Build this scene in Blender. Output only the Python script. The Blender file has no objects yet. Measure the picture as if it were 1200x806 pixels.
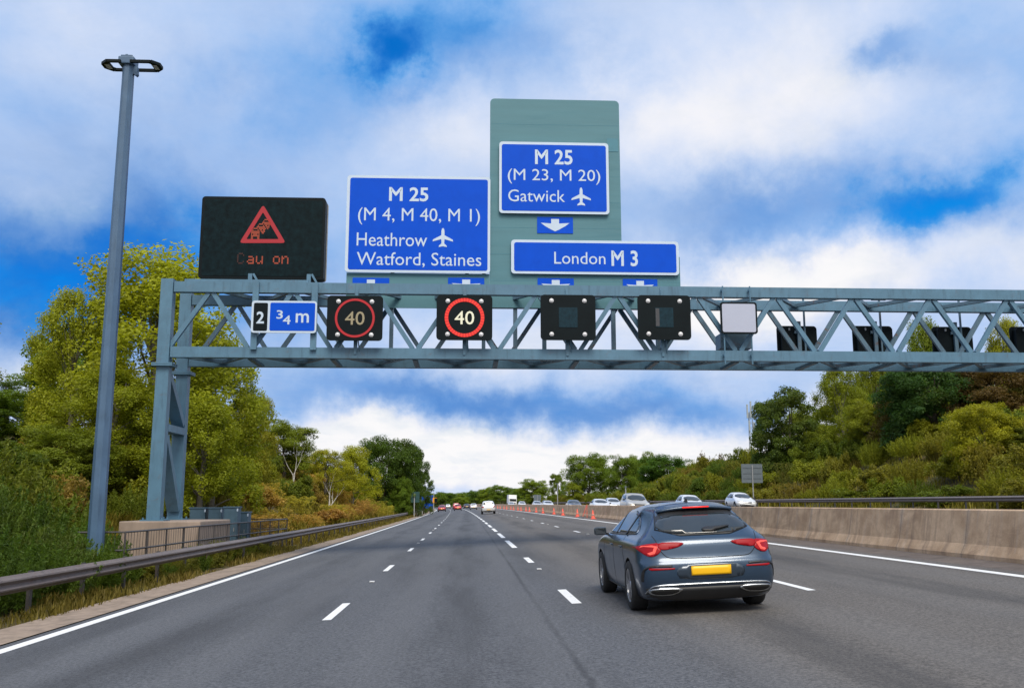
import bpy, bmesh, math, random
import numpy as np
from mathutils import Vector, Matrix
from mathutils.bvhtree import BVHTree
from mathutils import geometry as mgeo

SC = bpy.context.scene
COL = SC.collection
PI = math.pi

# ------------------------------------------------------------------ camera numbers
F = 1120.0                       # focal length in pixels of a 1200 px wide frame
PITCH = math.atan(187.0 / F)
YAW = math.atan(52.0 * math.cos(PITCH) / F)
EYE = Vector((0, 0, 1.553))
FWD = Vector((math.sin(YAW) * math.cos(PITCH), math.cos(YAW) * math.cos(PITCH), math.sin(PITCH)))
RGT = Vector((math.cos(YAW), -math.sin(YAW), 0))
UPV = RGT.cross(FWD)


def ray(px, py):
    return (FWD * F + RGT * (px - 600) + UPV * (403 - py)).normalized()


def P(px, py, y):
    d = ray(px, py)
    t = y / d.y
    return EYE + d * t


# ------------------------------------------------------------------ land
CROSS = 0.045


def bend(y):
    if y <= 0:
        return 0.0
    if y < 250:
        return -y * y / 26000.0
    d = y - 250
    return -2.404 - d * 0.01923 - d * d / 4200.0


def sstep(a, b, x):
    t = max(0.0, min(1.0, (x - a) / (b - a)))
    return t * t * (3 - 2 * t)


def lumps(x, y):
    return (math.sin(x * .31 + y * .17) + math.sin(x * .13 - y * .23 + 1.7) + math.sin(x * .57 + y * .41 + .6) * .5) * .33


def gz(x, y):
    """height of the land at world x, y"""
    xl = x - bend(y)
    if xl < -9:
        k = 0.32 + 0.68 * sstep(34, 62, y)
        base = -9 * CROSS
        h = 6.0 * sstep(-8.6, -19.5, xl) + 2.5 * sstep(-19, -60, xl)
        k *= 1 - .6 * sstep(190, 260, y)
        return base + k * h + .35 * lumps(x, y) * sstep(-10, -16, xl)
    if xl > 29:
        base = 29 * CROSS
        h = 5.2 * sstep(29, 40, xl) + 3 * sstep(40, 80, xl)
        h *= 1 - .75 * sstep(158, 205, y)
        return base + h + .35 * lumps(x, y) * sstep(30, 36, xl)
    return xl * CROSS


def rz(x, y):
    return (x - bend(y)) * CROSS


# ------------------------------------------------------------------ node helpers
class NT:
    def __init__(self, tree):
        self.t = tree
        self.n = tree.nodes
        self.l = tree.links

    def new(self, typ, **kw):
        n = self.n.new(typ)
        for k, v in kw.items():
            setattr(n, k, v)
        return n

    def link(self, a, b):
        self.l.new(a, b)

    def put(self, sock, v):
        if hasattr(v, 'is_output') or isinstance(v, bpy.types.NodeSocket):
            self.l.new(v, sock)
        else:
            sock.default_value = v

    def math(self, op, a, b=None, c=None, clamp=False):
        n = self.new('ShaderNodeMath', operation=op, use_clamp=clamp)
        self.put(n.inputs[0], a)
        if b is not None:
            self.put(n.inputs[1], b)
        if c is not None:
            self.put(n.inputs[2], c)
        return n.outputs[0]

    def mix(self, f, a, b, blend='MIX'):
        n = self.new('ShaderNodeMix', data_type='RGBA', blend_type=blend)
        self.put(n.inputs[0], f)
        for s, v in ((n.inputs[6], a), (n.inputs[7], b)):
            if isinstance(v, (tuple, list)):
                v = tuple(v) + (1,) * (4 - len(v))
            self.put(s, v)
        return n.outputs[2]

    def noise(self, vec, scale, detail=4, rough=.55, dist=0.0):
        n = self.new('ShaderNodeTexNoise')
        n.inputs['Scale'].default_value = scale
        n.inputs['Detail'].default_value = detail
        n.inputs['Roughness'].default_value = rough
        n.inputs['Distortion'].default_value = dist
        if vec is not None:
            self.link(vec, n.inputs['Vector'])
        return n.outputs['Fac']

    def ramp(self, f, stops, interp='LINEAR'):
        n = self.new('ShaderNodeValToRGB')
        n.color_ramp.interpolation = interp
        els = n.color_ramp.elements
        while len(els) < len(stops):
            els.new(.5)
        for e, (p, c) in zip(els, stops):
            e.position = p
            e.color = tuple(c) + (1,) * (4 - len(c))
        self.put(n.inputs[0], f)
        return n.outputs[0]

    def smooth(self, v, a, b):
        n = self.new('ShaderNodeMapRange', interpolation_type='SMOOTHSTEP')
        self.put(n.inputs[0], v)
        n.inputs[1].default_value = a
        n.inputs[2].default_value = b
        return n.outputs[0]

    def scaled(self, vec, s):
        n = self.new('ShaderNodeMapping')
        n.inputs['Scale'].default_value = s
        self.link(vec, n.inputs['Vector'])
        return n.outputs[0]


MATS = {}


def newmat(name):
    m = bpy.data.materials.new(name)
    m.use_nodes = True
    nt = NT(m.node_tree)
    bs = m.node_tree.nodes['Principled BSDF']
    MATS[name] = m
    return m, nt, bs


def simple(name, col, rough=.5, metal=0.0, var=.12, nscale=3.0, bump=0.0, bscale=60, spec=None, coat=0.0,
           dirt=None, dirt_amt=.0, dirt_scale=1.3, stretch=(1, 1, 1)):
    m, nt, bs = newmat(name)
    pos = nt.new('ShaderNodeTexCoord').outputs['Object']
    v = nt.scaled(pos, stretch)
    n = nt.noise(v, nscale, 5, .6)
    lo = tuple(c * (1 - var) for c in col)
    hi = tuple(min(1, c * (1 + var)) for c in col)
    c = nt.ramp(n, [(.3, lo), (.7, hi)])
    if dirt:
        d = nt.noise(v, dirt_scale, 6, .7, .4)
        c = nt.mix(nt.math('MULTIPLY', nt.smooth(d, .45, .75), dirt_amt), c, dirt)
    nt.link(c, bs.inputs['Base Color'])
    bs.inputs['Roughness'].default_value = rough
    bs.inputs['Metallic'].default_value = metal
    if spec is not None:
        bs.inputs['Specular IOR Level'].default_value = spec
    if coat:
        bs.inputs['Coat Weight'].default_value = coat
        bs.inputs['Coat Roughness'].default_value = .04
    if bump:
        b = nt.new('ShaderNodeBump')
        b.inputs['Strength'].default_value = bump
        b.inputs['Distance'].default_value = .01
        nt.link(nt.noise(v, bscale, 4, .6), b.inputs['Height'])
        nt.link(b.outputs[0], bs.inputs['Normal'])
    return m


def glow(name, col, strength, base=(.02, .02, .02)):
    m, nt, bs = newmat(name)
    bs.inputs['Base Color'].default_value = tuple(base) + (1,)
    bs.inputs['Emission Color'].default_value = tuple(col) + (1,)
    bs.inputs['Emission Strength'].default_value = strength
    bs.inputs['Roughness'].default_value = .35
    bs.inputs['Specular IOR Level'].default_value = .2
    return m


# ------------------------------------------------------------------ mesh helpers
class MB:
    def __init__(self):
        self.v = []
        self.f = []
        self.mi = []

    def add(self, vs, fs, mi=0):
        o = len(self.v)
        self.v += [tuple(p) for p in vs]
        for f in fs:
            self.f.append([i + o for i in f])
            self.mi.append(mi)
        return self

    def box(self, c, s, rot=None, bev=0.0, mi=0):
        c = Vector(c)
        hx, hy, hz = s[0] / 2, s[1] / 2, s[2] / 2
        if bev <= 0:
            vs = [Vector((x * hx, y * hy, z * hz)) for z in (-1, 1) for y in (-1, 1) for x in (-1, 1)]
            fs = [(0, 2, 3, 1), (4, 5, 7, 6), (0, 1, 5, 4), (2, 6, 7, 3), (0, 4, 6, 2), (1, 3, 7, 5)]
        else:
            bm = bmesh.new()
            bmesh.ops.create_cube(bm, size=1)
            for v in bm.verts:
                v.co = Vector((v.co.x * s[0], v.co.y * s[1], v.co.z * s[2]))
            bmesh.ops.bevel(bm, geom=bm.edges[:], offset=bev, segments=2, affect='EDGES', profile=.6)
            bm.verts.index_update()
            vs = [v.co.copy() for v in bm.verts]
            fs = [[v.index for v in f.verts] for f in bm.faces]
            bm.free()
        if rot is not None:
            vs = [rot @ v for v in vs]
        return self.add([v + c for v in vs], fs, mi)

    def bar(self, p, q, w, h, up=(0, 0, 1), mi=0, taper=1.0):
        """rectangular bar from p to q, w across, h along 'up'"""
        p, q = Vector(p), Vector(q)
        d = (q - p).normalized()
        u = Vector(up)
        s = d.cross(u)
        if s.length < 1e-4:
            s = d.cross(Vector((0, 1, 0)))
        s.normalize()
        u = s.cross(d)
        vs = []
        for pt, k in ((p, 1.0), (q, taper)):
            for a, b in ((-1, -1), (1, -1), (1, 1), (-1, 1)):
                vs.append(pt + s * (a * w / 2 * k) + u * (b * h / 2 * k))
        return self.add(vs, [(3, 2, 1, 0), (4, 5, 6, 7), (0, 1, 5, 4), (1, 2, 6, 5), (2, 3, 7, 6), (3, 0, 4, 7)], mi)

    def tube(self, pts, radii, n=8, cap=True, mi=0):
        pts = [Vector(p) for p in pts]
        if not hasattr(radii, '__len__'):
            radii = [radii] * len(pts)
        rings = []
        ref = Vector((.13, .97, .21))
        for i, p in enumerate(pts):
            d = (pts[min(i + 1, len(pts) - 1)] - pts[max(i - 1, 0)]).normalized()
            a = d.cross(ref)
            if a.length < .05:
                a = d.cross(Vector((1, 0, 0)))
            a.normalize()
            b = d.cross(a)
            rings.append([p + (a * math.cos(t) + b * math.sin(t)) * radii[i] for t in [2 * PI * k / n for k in range(n)]])
        vs = [v for r in rings for v in r]
        fs = []
        for i in range(len(pts) - 1):
            for k in range(n):
                fs.append((i * n + k, i * n + (k + 1) % n, (i + 1) * n + (k + 1) % n, (i + 1) * n + k))
        if cap:
            fs.append(tuple(range(n))[::-1])
            fs.append(tuple(range((len(pts) - 1) * n, len(pts) * n)))
        return self.add(vs, fs, mi)

    def lathe(self, prof, axis='x', n=24, c=(0, 0, 0), mi=0):
        """prof: (radius, along axis)"""
        vs = []
        for r, h in prof:
            for k in range(n):
                t = 2 * PI * k / n
                a, b = r * math.cos(t), r * math.sin(t)
                v = {'x': (h, a, b), 'y': (a, h, b), 'z': (a, b, h)}[axis]
                vs.append((v[0] + c[0], v[1] + c[1], v[2] + c[2]))
        fs = []
        for i in range(len(prof) - 1):
            for k in range(n):
                fs.append((i * n + k, i * n + (k + 1) % n, (i + 1) * n + (k + 1) % n, (i + 1) * n + k))
        return self.add(vs, fs, mi)

    def plate(self, poly, y0, y1, mi=0):
        """extrude a polygon given in (x, z) between y0 and y1"""
        n = len(poly)
        vs = [(x, y0, z) for x, z in poly] + [(x, y1, z) for x, z in poly]
        fs = [tuple(range(n)), tuple(range(n, 2 * n))[::-1]]
        fs += [(i, i + n, (i + 1) % n + n, (i + 1) % n) for i in range(n)]
        return self.add(vs, fs, mi)

    def build(self, name, mat, parent=None, smooth=False, world=True, fixn=True):
        vs = self.v
        if parent is not None and world:
            w = Vector((0, 0, 0))
            p = parent
            while p is not None:
                w += p.location
                p = p.parent
            vs = [(a - w.x, b - w.y, c - w.z) for a, b, c in vs]
        me = bpy.data.meshes.new(name)
        me.from_pydata(vs, [], self.f)
        mats = mat if isinstance(mat, (list, tuple)) else [mat]
        for m in mats:
            me.materials.append(m)
        if len(mats) > 1:
            me.polygons.foreach_set('material_index', self.mi)
        if fixn:
            bm = bmesh.new()
            bm.from_mesh(me)
            bmesh.ops.recalc_face_normals(bm, faces=bm.faces[:])
            bm.to_mesh(me)
            bm.free()
        if smooth:
            me.polygons.foreach_set('use_smooth', [True] * len(me.polygons))
        me.update()
        o = bpy.data.objects.new(name, me)
        COL.objects.link(o)
        if parent is not None:
            o.parent = parent
        return o


def roundrect(x0, x1, z0, z1, r, n=5):
    out = []
    for cx, cz, a0 in ((x1 - r, z1 - r, 0), (x0 + r, z1 - r, 90), (x0 + r, z0 + r, 180), (x1 - r, z0 + r, 270)):
        for i in range(n + 1):
            a = math.radians(a0 + 90 * i / n)
            out.append((cx + r * math.cos(a), cz + r * math.sin(a)))
    return out[::-1]


def tag(o, label, cat, group=None, kind=None):
    if label:
        o['label'] = label
    if cat:
        o['category'] = cat
    if group:
        o['group'] = group
    if kind:
        o['kind'] = kind
    return o


def thing(name, label, cat, loc=(0, 0, 0), group=None):
    o = bpy.data.objects.new(name, None)
    o.empty_display_size = .2
    COL.objects.link(o)
    o.location = loc
    return tag(o, label, cat, group)


KIDS = {}


def copy_tree(o, parent=None):
    c = o.copy()
    COL.objects.link(c)
    if parent is not None:
        c.parent = parent
    for ch in [x for x in ALLKIDS(o)]:
        copy_tree(ch, c)
    return c


def ALLKIDS(o):
    return [x for x in o.children]


def text_mesh(body, x0, x1, z0, z1, y, thick=.004, bold=0.0):
    """lettering fitted in a rectangle of the x-z plane at depth y; returns an MB"""
    cu = bpy.data.curves.new('lettering', 'FONT')
    cu.body = body
    cu.size = 1
    cu.resolution_u = 3
    ob = bpy.data.objects.new('lettering', cu)
    COL.objects.link(ob)
    dg = bpy.context.evaluated_depsgraph_get()
    me = bpy.data.meshes.new_from_object(ob.evaluated_get(dg))
    if bold:
        bm = bmesh.new()
        bm.from_mesh(me)
        bmesh.ops.remove_doubles(bm, verts=bm.verts[:], dist=1e-5)
        mv = []
        for v in bm.verts:
            ns = []
            for e in v.link_edges:
                if len(e.link_faces) == 1:
                    d = (e.verts[1].co - e.verts[0].co).normalized()
                    nrm = Vector((d.y, -d.x, 0))
                    if nrm.dot(e.link_faces[0].calc_center_median() - e.verts[0].co) > 0:
                        nrm = -nrm
                    ns.append(nrm)
            if len(ns) == 2:
                b = (ns[0] + ns[1])
                if b.length > .3:
                    b.normalize()
                    mv.append((v, b * min(1.5, 1 / max(.5, b.dot(ns[0])))))
        for v, b in mv:
            v.co += b * bold
        bm.to_mesh(me)
        bm.free()
    xs = [v.co.x for v in me.vertices]
    zs = [v.co.y for v in me.vertices]
    ax, bx, az, bz = min(xs), max(xs), min(zs), max(zs)
    mb = MB()
    vs = []
    for v in me.vertices:
        vs.append((x0 + (v.co.x - ax) / (bx - ax) * (x1 - x0), y, z0 + (v.co.y - az) / (bz - az) * (z1 - z0)))
    mb.add(vs, [list(p.vertices) for p in me.polygons])
    bpy.data.objects.remove(ob)
    bpy.data.curves.remove(cu)
    bpy.data.meshes.remove(me)
    return mb
# ------------------------------------------------------------------ sky layout and light levels
EXPOSURE = 1.1
SUN_E = 1.5
SKY_BASE = .62
SKY_TINT = (.05, 1.05, 1.5)
SKY_RAMP = [(0.0, (.004, .17, .68)), (.28, (.10, .37, .82)), (.52, (.36, .55, .89)), (.74, (.64, .74, .95)), (.92, (.92, .92, .97)), (1.0, (.98, .97, .98))]
# seats of the large cloud masses and of the blue gaps between them: direction (through photo x, y), spread, weight
BLOBS = [(440, 80, 66, 42, -.42), (30, 330, 190, 62, -.42), (210, 300, 170, 60, -.28), (500, 45, 150, 70, -.18), (330, 130, 90, 60, -.15), (1092, 255, 105, 48, -.62), (870, 250, 110, 45, -.25),
         (590, 35, 110, 60, -.22), (560, 462, 230, 22, -.22), (800, 470, 120, 22, -.12), (1045, 70, 55, 18, -.25), (700, 90, 90, 70, -.12),
         (930, 110, 200, 110, .25), (1000, 315, 260, 38, .38), (120, 60, 110, 60, .12), (30, 225, 60, 40, .22), (560, 165, 90, 50, .18), (800, 170, 120, 80, .15),
         (660, 540, 420, 42, .55), (60, 425, 90, 28, .38), (420, 500, 110, 26, .3), (860, 350, 90, 40, .2), (650, 400, 200, 28, .15), (1180, 60, 60, 60, -.12)]
# grey undersides of the thicker cloud
SHADES = [(130, 235, 150, 45, .5), (60, 310, 220, 100, 1.1), (520, 462, 280, 26, .95), (760, 478, 140, 20, .4), (330, 150, 120, 60, .35), (600, 70, 120, 40, .35), (850, 240, 150, 40, .6), (1060, 72, 60, 22, .5), (60, 150, 90, 40, .3), (1160, 290, 90, 30, .25)]
# ------------------------------------------------------------------ materials
def make_asphalt():
    m, nt, bs = newmat('asphalt')
    pos = nt.new('ShaderNodeNewGeometry').outputs['Position']
    sx = nt.new('ShaderNodeSeparateXYZ')
    nt.link(pos, sx.inputs[0])
    fine = nt.noise(pos, 26, 4, .85)
    grit = nt.noise(pos, 75, 2, .8)
    big = nt.noise(nt.scaled(pos, (1, .12, 1)), .9, 5, .6)
    wide = nt.noise(nt.scaled(pos, (.5, .08, 1)), .35, 3, .5)
    cool = nt.ramp(fine, [(.38, (.042, .045, .052)), (.62, (.132, .137, .150))])
    warm = nt.ramp(fine, [(.38, (.056, .051, .047)), (.62, (.168, .153, .139))])
    side = nt.smooth(nt.math('ADD', sx.outputs[0], nt.math('MULTIPLY', nt.math('SUBTRACT', wide, .5), 3.0)), 1.2, 3.2)
    c = nt.mix(side, cool, warm)
    c = nt.mix(nt.math('MULTIPLY', nt.smooth(grit, .6, .70), .6), c, (.27, .265, .25))
    c = nt.mix(nt.math('MULTIPLY', nt.smooth(big, .42, .72), .6), c, nt.mix(.6, c, (.02, .02, .022)))
    # wheel tracks polished a little paler
    w = nt.math('SINE', nt.math('MULTIPLY', nt.math('ADD', sx.outputs[0], 1.41), 2 * PI / 1.825))
    c = nt.mix(nt.math('MULTIPLY', nt.smooth(w, -.2, 1.0), .30), c, nt.mix(.3, c, (.2, .2, .205)))
    oil = nt.math('COSINE', nt.math('MULTIPLY', nt.math('ADD', sx.outputs[0], .17), 2 * PI / 3.65))
    c = nt.mix(nt.math('MULTIPLY', nt.math('MULTIPLY', nt.smooth(oil, .70, 1.0), nt.smooth(big, .3, .62)), .36), c, (.030, .030, .032))
    # tar joint along the lane
    jx = nt.math('ABSOLUTE', nt.math('SUBTRACT', nt.math('ADD', sx.outputs[0], nt.math('MULTIPLY', nt.math('SUBTRACT', nt.noise(pos, 2.5), .5), .12)), 1.06))
    j = nt.math('MULTIPLY', .6, nt.math('SUBTRACT', 1, nt.smooth(jx, .01, .06)))
    c = nt.mix(nt.math('MULTIPLY', j, nt.smooth(big, .3, .55)), c, (.035, .036, .040))
    nt.link(c, bs.inputs['Base Color'])
    bs.inputs['Roughness'].default_value = .82
    bs.inputs['Specular IOR Level'].default_value = .35
    b = nt.new('ShaderNodeBump')
    b.inputs['Strength'].default_value = .55
    b.inputs['Distance'].default_value = .012
    nt.link(nt.noise(pos, 70, 3, .7), b.inputs['Height'])
    nt.link(b.outputs[0], bs.inputs['Normal'])
    return m


def make_paintline():
    m, nt, bs = newmat('road_paint')
    pos = nt.new('ShaderNodeNewGeometry').outputs['Position']
    n = nt.noise(pos, 30, 5, .75)
    w = nt.noise(nt.scaled(pos, (1, .3, 1)), 4, 4, .7)
    c = nt.ramp(n, [(.28, (.55, .55, .54)), (.5, (.80, .80, .79))])
    c = nt.mix(nt.math('MULTIPLY', nt.smooth(w, .58, .72), .45), c, (.22, .22, .22))
    nt.link(c, bs.inputs['Base Color'])
    bs.inputs['Roughness'].default_value = .6
    return m


def make_ground():
    m, nt, bs = newmat('soil_and_turf')
    pos = nt.new('ShaderNodeNewGeometry').outputs['Position']
    a = nt.noise(pos, .35, 5, .6)
    b2 = nt.noise(pos, 3.0, 5, .7)
    c = nt.ramp(a, [(.3, (.060, .060, .012)), (.5, (.110, .082, .022)), (.68, (.130, .070, .030))])
    c = nt.mix(nt.smooth(b2, .4, .7), c, (.045, .048, .012))
    nt.link(c, bs.inputs['Base Color'])
    bs.inputs['Roughness'].default_value = .95
    bm_ = nt.new('ShaderNodeBump')
    bm_.inputs['Strength'].default_value = .9
    bm_.inputs['Distance'].default_value = .15
    nt.link(nt.noise(pos, 5, 6, .75), bm_.inputs['Height'])
    nt.link(bm_.outputs[0], bs.inputs['Normal'])
    return m


def make_leaf(name, brown=.16, transl=.46, hue=(.20, .115, .015)):
    """foliage: the object's own colour, varied leaf by leaf and branch by branch"""
    m, nt, bs = newmat(name)
    out = m.node_tree.nodes['Material Output']
    oi = nt.new('ShaderNodeObjectInfo')
    at = nt.new('ShaderNodeAttribute', attribute_name='tint')
    pos = nt.new('ShaderNodeTexCoord').outputs['Object']
    k = nt.new('ShaderNodeMapRange')
    nt.link(at.outputs['Fac'], k.inputs[0])
    k.inputs[3].default_value = 1.35
    k.inputs[4].default_value = 2.65
    g = nt.new('ShaderNodeVectorMath', operation='SCALE')
    nt.link(oi.outputs['Color'], g.inputs[0])
    nt.link(k.outputs[0], g.inputs['Scale'])
    n = nt.noise(pos, .55, 4, .6)
    c = nt.mix(nt.math('MULTIPLY', nt.smooth(n, .48, .72), brown), g.outputs[0], hue)
    n2 = nt.noise(pos, 1.3, 3, .6)
    c = nt.mix(nt.math('MULTIPLY', nt.smooth(n2, .5, .75), .35), c, nt.mix(1.0, c, (1.7, 1.55, .9), 'MULTIPLY'))
    nt.link(c, bs.inputs['Base Color'])
    bs.inputs['Roughness'].default_value = .55
    bs.inputs['Specular IOR Level'].default_value = .25
    tr = nt.new('ShaderNodeBsdfTranslucent')
    nt.link(nt.mix(1.0, c, (1.25, 1.2, .6), 'MULTIPLY'), tr.inputs[0])
    mx = nt.new('ShaderNodeMixShader')
    mx.inputs[0].default_value = transl
    nt.link(bs.outputs[0], mx.inputs[1])
    nt.link(tr.outputs[0], mx.inputs[2])
    nt.link(mx.outputs[0], out.inputs['Surface'])
    return m


def make_carpaint():
    m, nt, bs = newmat('car_paint')
    oi = nt.new('ShaderNodeObjectInfo')
    pos = nt.new('ShaderNodeTexCoord').outputs['Object']
    fl = nt.noise(pos, 900, 2, .5)
    d = nt.noise(pos, 2.2, 5, .6)
    c = nt.mix(nt.math('MULTIPLY', nt.smooth(fl, .5, .8), .08), oi.outputs['Color'], nt.mix(.5, oi.outputs['Color'], (1, 1, 1)))
    sp = nt.new('ShaderNodeSeparateXYZ')
    nt.link(pos, sp.inputs[0])
    low = nt.math('SUBTRACT', 1, nt.smooth(nt.math('ADD', sp.outputs[2], nt.math('MULTIPLY', d, .35)), .25, .85))
    c = nt.mix(nt.math('MULTIPLY', low, .14), c, (.10, .085, .07))
    nt.link(c, bs.inputs['Base Color'])
    bs.inputs['Metallic'].default_value = .35
    r = nt.new('ShaderNodeMapRange')
    nt.link(d, r.inputs[0])
    r.inputs[3].default_value = .25
    r.inputs[4].default_value = .38
    nt.link(r.outputs[0], bs.inputs['Roughness'])
    bs.inputs['Coat Weight'].default_value = .7
    bs.inputs['Coat Roughness'].default_value = .10
    return m


def make_steel(name, col, rust=.0, rough=.45):
    m, nt, bs = newmat(name)
    pos = nt.new('ShaderNodeNewGeometry').outputs['Position']
    n = nt.noise(pos, 1.6, 5, .6)
    s = nt.noise(nt.scaled(pos, (3, 3, .35)), 2.2, 5, .7)
    c = nt.ramp(n, [(.3, tuple(x * .85 for x in col)), (.7, tuple(x * 1.12 for x in col))])
    c = nt.mix(nt.math('MULTIPLY', nt.smooth(s, .50, .72), .5), c, tuple(x * .5 for x in col))
    if rust:
        r = nt.noise(pos, 3.1, 6, .75, .6)
        c = nt.mix(nt.math('MULTIPLY', nt.smooth(r, .55, .7), rust), c, (.12, .055, .03))
    nt.link(c, bs.inputs['Base Color'])
    bs.inputs['Roughness'].default_value = rough
    bs.inputs['Metallic'].default_value = .0
    return m


def make_concrete():
    m, nt, bs = newmat('barrier_concrete')
    pos = nt.new('ShaderNodeNewGeometry').outputs['Position']
    sp = nt.new('ShaderNodeSeparateXYZ')
    nt.link(pos, sp.inputs[0])
    n = nt.noise(pos, 1.4, 6, .65)
    f = nt.noise(pos, 22, 4, .7)
    v = nt.noise(nt.scaled(pos, (1, 2.2, .16)), 1.6, 6, .7)
    blot = nt.noise(nt.scaled(pos, (1, .5, 1.2)), 1.1, 8, .7, .8)
    c = nt.ramp(n, [(.36, (.41, .275, .170)), (.64, (.64, .46, .305))])
    c = nt.mix(nt.math('MULTIPLY', nt.smooth(blot, .47, .62), .5), c, (.29, .190, .120))
    c = nt.mix(nt.math('MULTIPLY', nt.smooth(v, .5, .72), .55), c, (.17, .118, .09))
    c = nt.mix(nt.math('MULTIPLY', nt.smooth(v, .46, .34), .30), c, (.42, .36, .31))
    c = nt.mix(nt.math('MULTIPLY', nt.smooth(f, .5, .8), .35), c, (.17, .13, .11))
    # casting joints every 3 m, each with a run of water stain
    fr = nt.math('FRACT', nt.math('DIVIDE', sp.outputs[1], 3.05))
    j = nt.math('LESS_THAN', nt.math('ABSOLUTE', nt.math('SUBTRACT', fr, .5)), .006)
    st = nt.math('SUBTRACT', 1, nt.smooth(nt.math('ABSOLUTE', nt.math('SUBTRACT', fr, .5)), .0, .05))
    c = nt.mix(nt.math('MULTIPLY', nt.math('MULTIPLY', st, nt.smooth(n, .35, .6)), .45), c, (.40, .35, .31))
    c = nt.mix(nt.math('MULTIPLY', j, .4), c, (.07, .06, .05))
    nt.link(c, bs.inputs['Base Color'])
    bs.inputs['Roughness'].default_value = .9
    b = nt.new('ShaderNodeBump')
    b.inputs['Strength'].default_value = .4
    b.inputs['Distance'].default_value = .02
    nt.link(nt.noise(pos, 30, 5, .7), b.inputs['Height'])
    nt.link(b.outputs[0], bs.inputs['Normal'])
    return m


make_asphalt()
make_paintline()
make_ground()
make_leaf('leaves')
make_leaf('bracken_leaves', brown=.35, hue=(.23, .14, .03))
make_carpaint()
make_steel('gantry_steel', (.082, .178, .262), rust=.25)
make_steel('gantry_steel_worn', (.085, .150, .205), rust=.95)
make_steel('lamp_steel', (.068, .128, .215))
make_steel('rail_steel', (.165, .135, .125), rust=.5, rough=.55)
make_steel('galvanised', (.30, .31, .32), rough=.5)
make_concrete()
simple('verge_strip', (.27, .205, .155), .9, var=.25, nscale=5, bump=.5, bscale=40, dirt=(.10, .08, .05), dirt_amt=.8)
simple('margin_tar', (.105, .085, .075), .92, var=.3, nscale=4, bump=.6, bscale=50, dirt=(.19, .15, .12), dirt_amt=.6)
simple('plinth_concrete', (.30, .235, .19), .9, var=.15, nscale=2, bump=.3, bscale=25, dirt=(.2, .15, .11), dirt_amt=.6, stretch=(2, 2, .4))
simple('sign_blue', (.001, .072, .56), .5, var=.05, nscale=1.2, dirt=(.001, .054, .44), dirt_amt=.4, spec=.12)
simple('sign_white', (.50, .60, .72), .45, var=.04, nscale=2)
simple('sign_teal', (.070, .190, .228), .6, var=.07, nscale=1.0, dirt=(.043, .158, .20), dirt_amt=.6, stretch=(.25, 1, 2.5))
simple('sign_teal_patch', (.05, .19, .25), .55, var=.05)
make_steel('post_steel', (.060, .055, .055), rust=.4)
simple('sign_back_grey', (.105, .13, .15), .55, var=.08)
simple('pale_panel', (.40, .43, .54), .5, var=.03, nscale=1)
simple('black_housing', (.004, .008, .010), .5, var=.2, nscale=2, spec=.12)
simple('led_panel', (.003, .011, .014), .45, var=.5, nscale=5, spec=.10)
simple('led_matrix', (.006, .024, .035), .25, var=.3, nscale=9, spec=.2)
simple('led_matrix_warm', (.05, .05, .055), .3, var=.2, nscale=9)
simple('black_rubber', (.018, .018, .019), .85, var=.25, nscale=20)
simple('black_plastic', (.015, .016, .018), .45, var=.2, nscale=6)
simple('dark_void', (.006, .006, .006), .9, var=.1)
simple('chrome', (.50, .53, .56), .22, metal=1.0, var=.03)
simple('alloy', (.36, .36, .38), .3, metal=.7, var=.1)
simple('alloy_light', (.45, .46, .48), .3, metal=.8, var=.1)
simple('car_glass', (.020, .026, .030), .04, var=.2, nscale=2, spec=.9)
simple('light_glass', (.55, .57, .6), .08, var=.1, nscale=9, spec=.8)
simple('plate_yellow', (.85, .47, .005), .4, var=.03)
simple('plate_white', (.75, .75, .72), .4, var=.03)
simple('cabinet_blue', (.065, .125, .175), .5, var=.1, dirt=(.04, .08, .1), dirt_amt=.5)
simple('cone_sleeve', (.80, .42, .36), .5, var=.1)
simple('cone_orange', (.66, .095, .055), .5, var=.12, nscale=8)
simple('white_paint', (.78, .78, .76), .5, var=.06)
simple('bark', (.085, .070, .052), .9, var=.35, nscale=6, bump=.6, bscale=18, stretch=(3, 3, .5))
simple('grey_bark', (.16, .145, .12), .85, var=.3, nscale=5, dirt=(.06, .05, .04), dirt_amt=.8, dirt_scale=4, stretch=(1, 1, 3))
simple('birch_bark', (.50, .47, .43), .8, var=.15, nscale=5, dirt=(.10, .08, .07), dirt_amt=.9, dirt_scale=4, stretch=(1, 1, 3))
simple('stud_white', (.8, .8, .8), .3, var=.05)
simple('signal_lens', (.60, .60, .62), .3, var=.1)
simple('amber_box', (.75, .33, .03), .5, var=.1)
simple('dark_teal_back', (.012, .055, .055), .6, var=.2)
simple('antenna_grey', (.30, .34, .36), .5, var=.1)
glow('lamp_red', (1.0, .04, .03), .45, (.4, .01, .01))
glow('lamp_red_deep', (.8, .015, .025), .025, (.26, .005, .010))
glow('lamp_red_hot', (1.0, .16, .12), .40, (.4, .02, .02))
glow('led_diode', (1.0, .09, .045), .42, (.3, .01, .01))
glow('led_red', (.8, .035, .055), .24)
glow('led_orange', (.75, .12, .05), .24)
glow('led_faint', (.5, .06, .03), .035)
glow('led_ring_bright', (1.0, .03, .03), .36)
glow('led_ring_dim', (1.0, .028, .042), .23)
glow('led_white', (1.0, .97, .72), .42)
glow('led_cream', (.72, .60, .36), .22)
M = MATS
# ------------------------------------------------------------------ ground, carriageways, markings
def ystations(y0, y1):
    ys = [y0]
    while ys[-1] < y1 - 1e-6:
        y = ys[-1]
        st = 4 if y < 120 else (8 if y < 300 else 15)
        ys.append(min(y1, y + st))
    return ys


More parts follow.
